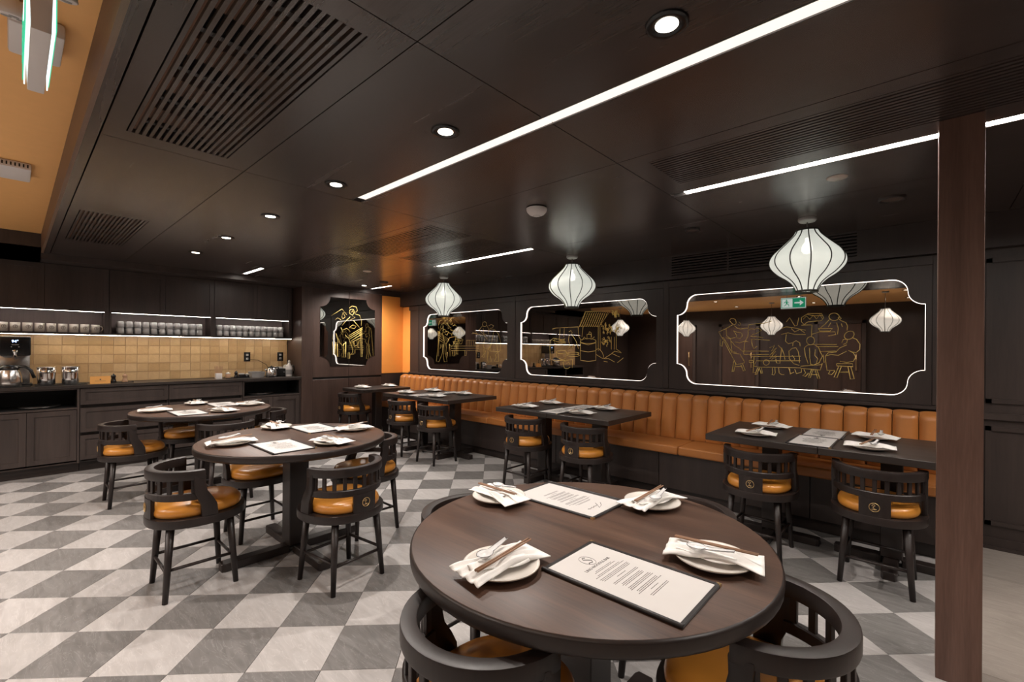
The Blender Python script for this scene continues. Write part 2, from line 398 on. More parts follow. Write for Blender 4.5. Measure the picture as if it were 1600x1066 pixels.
# ------------------------------------------------------------------ ceiling
ceil = struct('ceiling', MB().box(-7.3, .2, 2.60, XR, YW, 2.64), M['void'])
def with_holes(x0, x1, y0, y1, z0, z1, holes):
    xs = sorted({x0, x1} | {min(max(v, x0), x1) for h in holes for v in h[:2]})
    ys = sorted({y0, y1} | {min(max(v, y0), y1) for h in holes for v in h[2:]})
    b = MB()
    for j in range(len(ys)-1):
        run = None
        for i in range(len(xs)-1):
            cx, cy = (xs[i]+xs[i+1])/2, (ys[j]+ys[j+1])/2
            solid = not any(h[0] < cx < h[1] and h[2] < cy < h[3] for h in holes)
            if solid and run is None: run = xs[i]
            if run is not None and (not solid or i == len(xs)-2):
                e = xs[i+1] if solid else xs[i]
                b.box(run, ys[j], z0, e, ys[j+1], z1); run = None
    return b
VENTS = {'A': (-2.64,-1.28,.335,.73), 'B': (-5.75,-4.41,.315,.70), 'R': (-1.06,1.6,2.17,2.565), 'S': (-4.2,-2.86,2.155,2.60), 'T': (-5.74,-4.49,2.14,2.55), 'V': (-4.15,-2.86,2.73,3.17)}
SLOTS = {'1': (-2.757,2.0,1.462,1.535), '2': (-1.180,1.9,2.705,2.77), '3': (-4.285,-2.80,3.285,3.345), '4': (-6.62,-5.97,2.0,2.055), '5': (-6.68,-6.09,3.865,3.915)}
LIT = {'1': (-2.70,2.0), '2': (-1.10,1.9), '3': (-4.24,-2.80), '4': (-6.60,-5.99), '5': (-6.66,-6.11)}
holes = list(VENTS.values())+list(SLOTS.values())
XS = [-6.765, -5.86, -4.29, -2.762, -1.185, .40, 2.0, XR]
YS = [.262, .843, 2.075, 3.37, 4.485]
for i in range(len(XS)-1):
    for j in range(len(YS)-1):
        g = .0022
        obj('ceiling_panel', with_holes(XS[i]+g, XS[i+1]-g, YS[j]+g, YS[j+1]-g, HC, HC+.018, holes), M['ceil'], ceil)
obj('edge_strip', MB().box(-6.765, .215, HC-.004, XR, .257, HC+.03), M['ceil'], ceil)
struct('trim_1', MB().box(-6.765, .198, HC-.004, XR, .215, HO), M['fascia'])
struct('ceiling', MB().box(-7.3, YF, HO, XR, .215, HO+.04), M['orange'])
# ------------------------------------------------------------------ walls
wb = struct('wall_back', MB().box(-7.42, YF, 0, -7.3, YW+.1, 2.64), M['wall'])
struct('trim_2', MB().box(-7.3, -1.4, 2.243, XB+.005, YW, 2.36).box(-7.3, -1.4, 2.243, XB+.005, .198, 2.5), M['cab'])
cor = MB().box(-7.3, 4.135, 0, XB, YW, 2.243)
cw = obj('corner_pier', cor, M['wall'], wb)
obj('painted_panel', MB().box(XB, 4.137, .935, XB+.004, YW-.002, 2.228), M['orange2'], wb)
wr = struct('wall_right', MB().box(-6.75, YW, 0, XR, YW+.12, 2.64), M['wall'])
obj('painted_panel', MB().box(XB+.006, YW-.004, .935, -6.53, YW, 2.06), M['orange2'], wr)
for x in (-6.275, -4.125, -2.0, .055):
    obj('wall_stile', MB().box(x-.030, YW-.034, .96, x+.030, YW, 2.06), M['wall'], wr, bevel=.003, seg=1)
obj('wall_rail', MB().box(-6.53, YW-.030, 1.992, .085, YW-.001, 2.06), M['wall'], wr, bevel=.003, seg=1)
struct('trim_3', MB().box(-6.53, YW-.035, .925, .12, YW, .957), M['wall'], bevel=.004, seg=1)
struct('trim_4', MB().box(.12, YW-.022, .885, XR, YW, .93), M['wall'], bevel=.004, seg=1)
struct('baseboard_right', MB().box(.12, YW-.02, 0, XR, YW, .075).box(.12, YW-.034, 0, XR, YW-.02, .02), M['wall'])
for x0, x1 in ((.30,1.25),(1.33,2.3)):
    fr = MB()
    for z0, z1 in ((.16,.84),(1.0,2.0)):
        fr.box(x0,YW-.012,z0,x1,YW,z0+.03).box(x0,YW-.012,z1-.03,x1,YW,z1).box(x0,YW-.012,z0,x0+.03,YW,z1).box(x1-.03,YW-.012,z0,x1,YW,z1)
    obj('panel_moulding', fr, M['wall'], wr)
# bulkhead over the bench wall, with its slatted grille
GX0, GX1 = -1.93, -.42
bk = MB().box(-6.745, 4.485, 2.068, GX0, YW, HC+.02).box(GX1, 4.485, 2.068, XR, YW, HC+.02).box(GX0, 4.485, 2.068, GX1, YW, 2.105).box(GX0, 4.485, 2.29, GX1, YW, HC+.02)
struct('trim_5', bk, M['wall'])
gv = thing('air_grille', 'long slatted wood grille in the bulkhead above the rightmost lit mirror', 'grille', (0, 0, 0))
obj('backing', MB().box(GX0, 4.53, 2.105, GX1, 4.545, 2.29), M['void'], gv)
for k in range(7):
    z = 2.113+k*.0262
    part('slat', 'gslat', lambda: MB().box(GX0, 4.487, 0, GX1, 4.52, .014), M['wall'], gv, loc=(0, 0, z))
for x in (-1.39, -.90):
    obj('mullion', MB().box(x-.008, 4.488, 2.106, x+.008, 4.525, 2.289), M['wall'], gv)
# walls behind the camera
struct('wall_front', MB().box(-7.3, YF-.1, 0, XR, YF, 2.64), M['wall'])
struct('wall_far', MB().box(XR, YF-.1, 0, XR+.1, YW+.1, 2.64), M['wall'])
for k, x in enumerate((-5.6, -3.9, -1.6)):
    dr = sempty('door_%d' % (k+1)); dr.location = (x, YF, 0)
    obj('leaf', MB().box(-.43, .001, .01, .43, .045, 2.02), M['bwall'], dr, bevel=.003, seg=1)
    obj('door_frame', MB().box(-.52,.001,0,-.44,.06,2.1).box(.44,.001,0,.52,.06,2.1).box(-.52,.001,2.03,.52,.06,2.1), M['cab'], dr)
    obj('pull_handle', MB().tube([(.34,.045,.9),(.34,.09,.9),(.34,.09,1.3),(.34,.045,1.3)], .011, 8), M['brass'], dr)
# column
tag(obj('wooden_column', MB().box(.030, 2.573, 0, .166, 2.75, HC-.0005), M['column'], bevel=.0015, seg=1), 'square walnut clad column from floor to ceiling at the right', 'column')
# ------------------------------------------------------------------ ceiling lights, vents
def downlight(x, y, z, power, label, group=None, rr=.062):
    t = thing('downlight', label, 'ceiling light', (x, y, z), 0, group)
    part('trim_ring', ('dlr', rr), lambda: MB().lathe([(rr*.50,-.003),(rr*.60,-.0045),(rr*.66,-.006),(rr*.92,-.008),(rr,-.005),(rr,.001)], 28, cap=False), M['blackg'], t)
    part('lens', ('dll', rr), lambda: MB().lathe([(.0001,-.0035),(rr*.54,-.0035)], 24, cap=False), M['dl'], t)
    spot(x, y, z-.012, power, WARM)
DLX = [-.572, -1.578, -2.57, -3.553, -4.54, -5.49]
ORD = ['nearest, largest', 'second', 'third', 'fourth', 'fifth', 'farthest']
for k, x in enumerate(DLX):
    downlight(x, 1.283-.008*k, HC, DOWNLIGHT_W*(.72,.85,1,1,1,1)[k], ['black ringed downlight nearest the camera, beside the long slot light', 'second black ringed downlight from the camera, above the long slot light', 'third downlight from the camera, beside the end of the long slot light', 'fourth downlight from the camera in the dark ceiling row', 'fifth downlight from the camera in the dark ceiling row', 'last downlight of the ceiling row, nearest the upper cupboards'][k], 'row of downlights in the dark ceiling')
downlight(-6.365, 3.592, HC, 85, 'small downlight near the back corner, beside the orange wall panel')
for k, (x, y) in enumerate([(-5.4,-2.0),(-3.7,-2.0),(-2.0,-2.0),(-.3,-2.0),(1.4,-2.0),(-5.4,-3.6),(-3.7,-3.6),(-2.0,-3.6),(-.3,-3.6),(1.4,-3.6),(1.6,1.3),(1.6,3.6)]):  # unseen grid of downlights added as fill light for the room
    downlight(x, y, HO if y < 0 else HC, REAR_FILL_W*(1.15 if x < -3 else (.75 if x < -1 else .3) if y < 0 else .6), 'added fill downlight in the unseen ceiling behind or beside the camera', 'added fill downlights outside the view')
SL = {'1': 'long wide recessed slot light running across the dark ceiling, nearest the camera', '2': 'narrow slot light passing behind the wooden column', '3': 'thin slot light above the middle and far lanterns', '4': 'short slot light over the counter cupboards', '5': 'short slot light in the back corner over the orange panel'}
for k, (x0, x1, y0, y1) in SLOTS.items():
    t = thing('slot_light', SL[k], 'ceiling light', ((x0+x1)/2, (y0+y1)/2, HC), 0)
    cx, cy = (x0+x1)/2, (y0+y1)/2
    hs = (y1-y0)/2
    a, b = LIT[k][0]-cx, LIT[k][1]-cx
    if k == '1':
        obj('diffuser', MB().box(a,-hs+.006,.004,-1.186-cx,hs-.006,.010), M['slot'], t)
        obj('diffuser', MB().box(-1.180-cx,-hs+.006,.004,b,hs-.006,.010), M['slot'], t)
    else: obj('diffuser', MB().box(a,-hs+.006,.004,b,hs-.006,.010), M['slot2' if k in '23' else 'slot3'], t)
    obj('housing', MB().box(x0-cx,-hs,.012,x1-cx,hs,.05), M['void'], t)
    obj('channel', MB().box(x0-cx,-hs+.0005,-.001,x1-cx,-hs+.006,.012).box(x0-cx,hs-.006,-.001,x1-cx,hs-.0005,.012), M['alu'], t)
VL = {'A': 'large slatted return air vent nearest the camera, brown ducts showing through', 'B': 'smaller slatted return air vent near the cupboards, beside the orange ceiling', 'R': 'long fine slatted vent beside the slot light, running behind the column', 'S': 'fine slatted ceiling vent, nearer one of the middle pair', 'T': 'dim fine slatted ceiling vent nearest the back counter', 'V': 'fine slatted ceiling vent beside the thin slot light over the lanterns'}
for k, (x0, x1, y0, y1) in VENTS.items():
    cx, cy = (x0+x1)/2, (y0+y1)/2; hx, hy = (x1-x0)/2, (y1-y0)/2
    t = thing('ceiling_vent', VL[k], 'vent', (cx, cy, HC))
    big = k in 'AB'
    n = 16 if big else 14
    p = 2*hy/n
    w = p*(.52 if big else .58)
    for i in range(n):
        yy = -hy + p*(i+.5)
        if big and i == 0: yy += 0
        part('slat', ('vs', k), lambda: MB().box(-hx, -w/2, 0, hx, w/2, .016), M['ceil'], t, loc=(0, yy, .0008))
    obj('plenum', MB().box(-hx-.01,-hy-.01,.20,hx+.01,hy+.01,.21).box(-hx-.01,-hy-.01,.02,-hx,hy+.01,.20).box(hx,-hy-.01,.02,hx+.01,hy+.01,.20).box(-hx,-hy-.01,.02,hx,-hy,.20).box(-hx,hy,.02,hx,hy+.01,.20), M['void'], t)
    if big:
        for q in range(5):
            xx = -hx*.84+q*hx*.42
            part('steel_bracket', 'vbr', lambda: MB().box(-.012,-.16,.0175,.012,.16,.020).box(-.012,-.16,.0175,-.009,.16,.04), M['alu'], t, loc=(xx,.0,0), rot=(0,0,.12))
        for q in range(4):
            part('duct_board', 'vdb', lambda: MB().box(-.06,-.17,.021,.06,.17,.06), M['duct'], t, loc=(-hx*.7+q*hx*.46,.0,0), rot=(0,0,.2))
        obj('duct_board', MB().box(-hx, hy-.09, .019, hx, hy-.03, .1).box(-hx, -hy+.01, .019, hx, -hy+.05, .1), M['duct'], t)
# ceiling devices
def disc(name, label, cat, x, y, r, mat, drop=.012):
    t = thing(name, label, cat, (x, y, HC))
    obj('cover', MB().lathe([(.0001,-drop),(r*.86,-drop),(r*.97,-drop*.6),(r,0)], 28, cap=False), mat, t)
    return t
disc('cover_plate', 'small round pale cover plate on the ceiling beside the narrow slot light', 'cover plate', -.375, 3.04, .050, M['mug'], .006)
M['spk'] = plain('speaker_grille', (.085,.055,.042), .5)
def speaker(label, x, y, r, grp=None):
    t = thing('ceiling_speaker', label, 'speaker', (x, y, HC))
    obj('bezel', MB().lathe([(r*.8,-.006),(r*.9,-.014),(r,-.010),(r,0)], 28, cap=False), M['edge'], t)
    obj('grille_mesh', MB().lathe([(.0001,-.007),(r*.82,-.006)], 28, cap=False), M['spk'], t)
speaker('round brown ceiling speaker right of the nearest lantern, beside the column', -.17, 3.672, .068)
speaker('round dark ceiling speaker between the nearest and middle lanterns', -1.382, 3.60, .055)
speaker('small dark ceiling speaker in the back corner near the orange panel', -5.83, 3.60, .062)
disc('cover_plate', 'small pale cover plate on the ceiling near the back corner', 'cover plate', -5.17, 2.958, .052, M['mug'], .006)
t = thing('smoke_detector', 'white domed smoke detector with red lettering on the dark ceiling', 'smoke detector', (-1.965, 2.375, HC))
obj('base_ring', MB().lathe([(.066,0),(.066,-.006),(.062,-.008)], 28), M['blackg'], t)
obj('dome', MB().lathe([(.070,-.006),(.070,-.016),(.064,-.030),(.050,-.045),(.030,-.053),(.012,-.055),(.010,-.060),(.0001,-.061)], 32, cap=False), M['white'], t)
obj('sensor_slots', MB().lathe([(.021,-.0555),(.024,-.0545)], 24, cap=False), M['grey'], t)
a = R(-60)
Mx = Matrix.Rotation(a-PI/2+.35, 4, 'Z') @ Matrix.Translation((0,-.0665,-.024)) @ Matrix.Rotation(R(115), 4, 'X') 
obj('lettering', text_mb('FIRE', .016, Mx @ Matrix.Rotation(PI, 4, 'Z'), .0006), M['red'], t)
# sprinkler heads and small ceiling dots are too small to tell apart and are left out
# ------------------------------------------------------------------ lanterns
PROF = [(.066,0),(.074,-.010),(.092,-.041),(.150,-.100),(.206,-.154),(.230,-.190),(.2375,-.218),(.2335,-.249),(.214,-.281),(.178,-.317),(.131,-.349),(.096,-.381),(.073,-.417),(.066,-.438)]
def shade_mb():
    n = 60; vs = []; fs = []
    def prof(t):
        x = t*(len(PROF)-1); i = min(int(x), len(PROF)-2); f = x-i
        p0 = PROF[max(i-1,0)]; p1 = PROF[i]; p2 = PROF[i+1]; p3 = PROF[min(i+2,len(PROF)-1)]
        return tuple(.5*((2*p1[k])+(-p0[k]+p2[k])*f+(2*p0[k]-5*p1[k]+4*p2[k]-p3[k])*f*f+(-p0[k]+3*p1[k]-3*p2[k]+p3[k])*f**3) for k in (0,1))
    m = 40
    for j in range(m+1):
        r, z = prof(j/m)
        for i in range(n):
            a = 2*PI*i/n; q = abs(((i % 5)-2.5)/2.5); s = 1-.022*(1-q*q)*math.sin(PI*j/m)
            vs.append((r*s*math.cos(a), r*s*math.sin(a), z))
    for j in range(m):
        for i in range(n):
            k = (i+1) % n; fs.append((j*n+i, j*n+k, (j+1)*n+k, (j+1)*n+i))
    b = MB(); b.add(vs, fs, True); b.prof = [prof(j/m) for j in range(m+1)]; return b
SHADE = shade_mb()
def lantern(x, y, zc, rod, label, group, rz=0.0, silk='shade'):
    """zc: ceiling height, rod: length of the stem"""
    t = thing('silk_lantern', label, 'pendant lamp', (x, y, zc), rz, group)
    part('canopy', 'lcan', lambda: MB().lathe([(.058,0),(.058,-.014),(.050,-.024),(.012,-.028),(.0001,-.028)], 28, cap=False), M['grey'], t)
    obj('stem', MB().cyl((0,0,-.02),(0,0,-rod-.06), .0045, n=8), M['alu'], t)
    z0 = -rod
    sh = part('shade', 'lshade', lambda: SHADE, M[silk], t, loc=(0,0,z0))
    for k in range(12):
        a = 2*PI*k/12
        nm = 'seam_rib' if k == 3 else 'rib'
        part(nm, 'lrib' if k != 3 else 'lseam', lambda: MB().tube([(r+.0015,0,z) for r,z in SHADE.prof], .0042 if k != 3 else .0062, 5), M['ribm'] if k != 3 else M['olive'], sh, rot=(0,0,a))
    for nm, zz, rr in (('top_ring',0,.067),('bottom_ring',-.438,.067)):
        part(nm, nm, lambda: MB().lathe([(rr+.001,.006),(rr+.005,.003),(rr+.005,-.007),(rr+.001,-.009),(rr-.004,-.003),(rr+.001,.006)], 32, cap=False), M['ribm'], sh, loc=(0,0,zz))
    obj('crossbar', MB().box(-.066,-.003,z0-.002,.066,.003,z0+.002).box(-.003,-.066,z0-.002,.003,.066,z0+.002), M['ribm'], t)
    part('bulb', 'lbulb', lambda: MB().lathe([(.0001,-.170),(.022,-.164),(.034,-.145),(.036,-.128),(.028,-.105),(.014,-.085),(.013,-.055)], 20), M['bulb'], t, loc=(0,0,z0))
    part('socket', 'lsock', lambda: MB().cyl((0,0,-.055),(0,0,.0), .016, n=14), M['white'], t, loc=(0,0,z0))
    return t
lantern(-.648, 3.84, HC, .085, 'largest white ribbed silk lantern, hanging nearest the camera before the rightmost mirror', 'lanterns along the bench', R(75))
lantern(-2.702, 3.84, HC, .085, 'middle one of the three white ribbed silk lanterns over the bench tables', 'lanterns along the bench', R(150))
lantern(-4.765, 3.84, HC, .085, 'smallest white ribbed silk lantern over the bench, nearest the orange panel', 'lanterns along the bench', R(55))
for x, y in ((-2.75,-3.0),(-.6,-2.05),(-4.9,-3.3),(1.4,-2.3),(-6.2,-2.0)):
    lantern(x, y, HO, .33, 'white silk lantern hanging from the painted ceiling behind the camera', 'lanterns behind the camera', 0.0, 'shade2')
# ------------------------------------------------------------------ exit sign, emergency light, access point on the painted ceiling
t = thing('exit_sign', 'edge-lit green exit sign hanging edge-on below the orange ceiling', 'exit sign', (-1.72, .043, 2.08))
def taper(z0, z1, w0, w1, l):
    return MB().add([(-l,-w0,z0),(l,-w0,z0),(l,w0,z0),(-l,w0,z0),(-l,-w1,z1),(l,-w1,z1),(l,w1,z1),(-l,w1,z1)], [(3,2,1,0),(4,5,6,7),(0,1,5,4),(1,2,6,5),(2,3,7,6),(3,0,4,7)])
obj('housing', taper(0,.20,.017,.022,.19), M['white'], t, bevel=.003)
for sgn, nm in ((1,'front_face'),(-1,'rear_face')):
    y = sgn*.0225
    obj(nm, MB().box(-.185,y-.0015,.012,.185,y+.0015,.19), M['pict'], t)
    y2 = sgn*.0255
    obj('green_field', MB().box(-.01,y2-.001,.02,.178,y2+.001,.182).box(-.178,y2-.001,.02,-.168,y2+.001,.182).box(-.178,y2-.001,.02,-.01,y2+.001,.028).box(-.178,y2-.001,.174,-.01,y2+.001,.182), M['green'], t)
    y3 = sgn*.027
    Mp = Matrix(((1,0,0,0),(0,0,1,y3-.0006),(0,1,0,0),(0,0,0,1)))
    obj('arrow', MB().prism([(.02,.09),(.10,.09),(.10,.055),(.155,.10),(.10,.145),(.10,.112),(.02,.112)], 0, .0012, Mp), M['pict'], t)
    mm = MB().prism([(-.10+.012*math.cos(i*PI/4), .152+.012*math.sin(i*PI/4)) for i in range(8)], 0, .0012, Mp)
    for q in ([(-.115,.135),(-.09,.138),(-.085,.095),(-.108,.09)],[(-.088,.132),(-.062,.112),(-.066,.105),(-.092,.120)],[(-.113,.132),(-.138,.118),(-.142,.095),(-.135,.095),(-.130,.112),(-.108,.122)],[(-.088,.098),(-.066,.078),(-.060,.045),(-.070,.045),(-.076,.072),(-.100,.090)],[(-.108,.094),(-.118,.070),(-.145,.058),(-.142,.050),(-.110,.062),(-.094,.090)]):
        mm.prism(q, 0, .0012, Mp)
    obj('running_figure', mm, M['green'], t)
obj('hanger', MB().cyl((-.1,0,.2),(-.1,0,.42),.006).cyl((.1,0,.2),(.1,0,.42),.006), M['white'], t)
EMH = ((.165,-.055),(.40,.04))
t = thing('emergency_light', 'white box emergency light with two round heads on the orange ceiling', 'emergency light', (-2.40, .055, HO))
obj('body', MB().box(-.15,-.07,-.055,.10,.07,0), M['white'], t, bevel=.012)
for x, y in EMH:
    h = obj('lamp_head', MB().lathe([(.020,-.012),(.032,-.02),(.041,-.045),(.044,-.062),(.040,-.065)], 24, Matrix.Translation((x,y,0)) @ Matrix.Rotation(.3,4,'Y')), M['white'], t)
    lp = MB()
    for a in range(3): lp.lathe([(.013,-.064),(.012,-.067)], 14, Matrix.Translation((x,y,0)) @ Matrix.Rotation(.3,4,'Y') @ Matrix.Translation((.020*math.cos(a*2.094),.020*math.sin(a*2.094),0)))
    obj('lamp_lens', lp, M['grey'], h)
    obj('bracket', MB().box(x-.012,y-.012,-.025,x+.012,y+.012,0), M['white'], t)
t = thing('wireless_unit', 'flat white vented box mounted on the orange ceiling above the cupboards', 'access point', (-4.37, -.03, HO))
obj('body', MB().box(-.16,-.11,-.045,.16,.11,0), M['white'], t, bevel=.012)
sl = MB()
for k in range(11): sl.box(.1605,-.09+k*.018,-.032,.162,-.083+k*.018,-.012)
for k in range(11): sl.box(-.162,-.09+k*.018,-.032,-.1605,-.083+k*.018,-.012)
obj('vent_slots', sl, M['black'], t)
# gold line drawings, millimetres in the plane of each mirror
DRAW={}
DRAW['m3']='-1387,1634 -1376,1652 -1354,1654 -1335,1640 -1328,1612 -1339,1593 -1361,1602 -1376,1618 -1384,1630;-1306,1619 -1291,1603 -1298,1580 -1309,1596;-1361,1594 -1417,1560 -1485,1529 -1454,1473;-1417,1560 -1413,1492 -1379,1464 -1334,1475;-1350,1586 -1320,1561 -1291,1553 -1226,1559;-1353,1539 -1327,1526 -1305,1522 -1280,1514 -1276,1486 -1294,1463 -1320,1471 -1327,1499 -1353,1539;-1424,1477 -1375,1460 -1371,1393 -1363,1346 -1326,1334;-1334,1432 -1297,1424 -1254,1440 -1225,1432;-1371,1440 -1341,1401 -1297,1370 -1264,1339;-1451,1473 -1325,1221 -1256,1238 -1253,1250;-1451,1473 -1439,1473 -1363,1330 -1293,1319 -1253,1246;-1348,1252 -1362,1153 -1347,1154 -1333,1229;-1285,1222 -1263,1162 -1247,1168 -1271,1230;-1336,1201 -1281,1207;-1470,1457 -1471,1401 -1454,1389 -1447,1441;-1223,1586 -1226,1486 -1254,1424 -1261,1331;-1223,1586 -1170,1596 -1087,1600 -1034,1617;-1261,1347 -1052,1348;-1260,1316 -1052,1318;-1211,1316 -1196,1297 -809,1307;-1261,1347 -1260,1316;-1175,1298 -1181,1148 -1164,1153;-1175,1210 -1154,1260 -809,1268;-1175,1210 -1140,1203 -808,1207;-1143,1196 -1164,1134 -1150,1135 -1129,1196;-1129,1196 -1115,1144 -1104,1148 -1112,1197;-1049,1247 -1052,1237 -1058,1228 -1068,1223 -1078,1222 -1088,1227 -1094,1235 -1097,1246 -1094,1257 -1088,1266 -1078,1271 -1068,1271 -1058,1266 -1052,1258 -1049,1247;-1214,1263 -1182,1263 -1182,1244 -1214,1243 -1214,1263;-1197,1455 -1141,1454 -1046,1446;-1197,1455 -1190,1401 -1176,1370 -1148,1393;-1219,1539 -1198,1554 -1170,1546 -1142,1560 -1114,1537 -1142,1515 -1184,1500 -1205,1485 -1142,1477 -1100,1469;-1045,1378 -1006,1401 -1032,1348 -992,1378 -1045,1311 -999,1349 -1045,1281 -992,1319 -1031,1274 -985,1304;-979,1401 -953,1371 -959,1312 -965,1242 -991,1245 -998,1282;-953,1379 -933,1320 -926,1276;-1024,1199 -1021,1162 -1027,1140 -1011,1137 -1001,1156 -1004,1200;-975,1201 -971,1157 -952,1143 -932,1144;-897,1204 -884,1160 -887,1149 -856,1169;-868,1393 -865,1426 -843,1440 -815,1422 -812,1393;-896,1350 -871,1375 -843,1379 -827,1350 -817,1293 -817,1249;-896,1350 -893,1284 -858,1241 -817,1228;-871,1313 -852,1285 -858,1263;-707,1439 -709,1424 -717,1412 -729,1405 -742,1405 -754,1412 -762,1424 -765,1440 -762,1455 -754,1467 -742,1474 -729,1474 -718,1467 -710,1455 -707,1439;-781,1379 -760,1401 -711,1408 -681,1386 -666,1344 -651,1310 -675,1253 -713,1234 -737,1241;-781,1379 -774,1315 -753,1244;-744,1379 -741,1294 -734,1241;-702,1365 -705,1316 -684,1288 -692,1253;-808,1221 -657,1239 -651,1250;-808,1203 -665,1194 -651,1250;-728,1195 -752,1127 -737,1125 -716,1195;-704,1196 -683,1119 -668,1120 -689,1193;-734,1152 -686,1154;-889,1197 -886,1153 -857,1169;-851,1194 -838,1155 -801,1171 -801,1196;-783,1193 -770,1165 -792,1139 -770,1136 -749,1166;-441,1501 -439,1487 -443,1472 -452,1459 -465,1450 -480,1448 -492,1452 -501,1462 -503,1476 -499,1491 -489,1504 -476,1513 -462,1515 -449,1511 -441,1501;-520,1421 -509,1448 -482,1448 -487,1421 -509,1407;-487,1404 -531,1380 -559,1345 -611,1338 -631,1310 -628,1268 -619,1192 -564,1194;-631,1310 -594,1324 -542,1318 -487,1353;-476,1360 -443,1340 -429,1306 -442,1272 -486,1261 -531,1270;-449,1461 -422,1447 -400,1407 -402,1367 -426,1340 -465,1353;-564,1190 -587,1158 -610,1164 -598,1186;-553,1249 -448,1252 -445,1228 -553,1232 -553,1249;-539,1229 -570,1138 -550,1136 -522,1226;-478,1227 -461,1127 -436,1131 -458,1225;-530,1181 -475,1184;-537,1633 -541,1620 -550,1610 -564,1604 -580,1605 -594,1611 -604,1623 -608,1636 -605,1650 -595,1660 -580,1665 -565,1665 -551,1658 -541,1647 -537,1633;-547,1627 -533,1633 -524,1619 -538,1609;-604,1615 -635,1575 -665,1548;-533,1606 -493,1584 -482,1556 -485,1522;-555,1586 -544,1538 -549,1490;-595,1587 -612,1553;-524,1578 -516,1550;-804,1638 -755,1671 -659,1666 -645,1631 -659,1607 -755,1600 -785,1579 -804,1602 -804,1638;-792,1623 -767,1650 -743,1621 -719,1655 -695,1622 -671,1657 -653,1624;-767,1665 -707,1648 -653,1652;-682,1541 -583,1539 -600,1518 -670,1520 -682,1541;-727,1493 -676,1513 -566,1511 -560,1490 -612,1477;-699,1408 -554,1407;-693,1390 -543,1390;-663,1348 -559,1352;-727,1574 -730,1478;-804,1573 -727,1574;-917,1606 -892,1641 -873,1604 -853,1567 -835,1574 -823,1638;-956,1548 -917,1562 -866,1553 -773,1529;-955,1496 -904,1510 -853,1495 -772,1493;-917,1496 -923,1437 -903,1415 -871,1422;-646,1324 -639,1254;-879,1546 -853,1516 -816,1537 -779,1508'
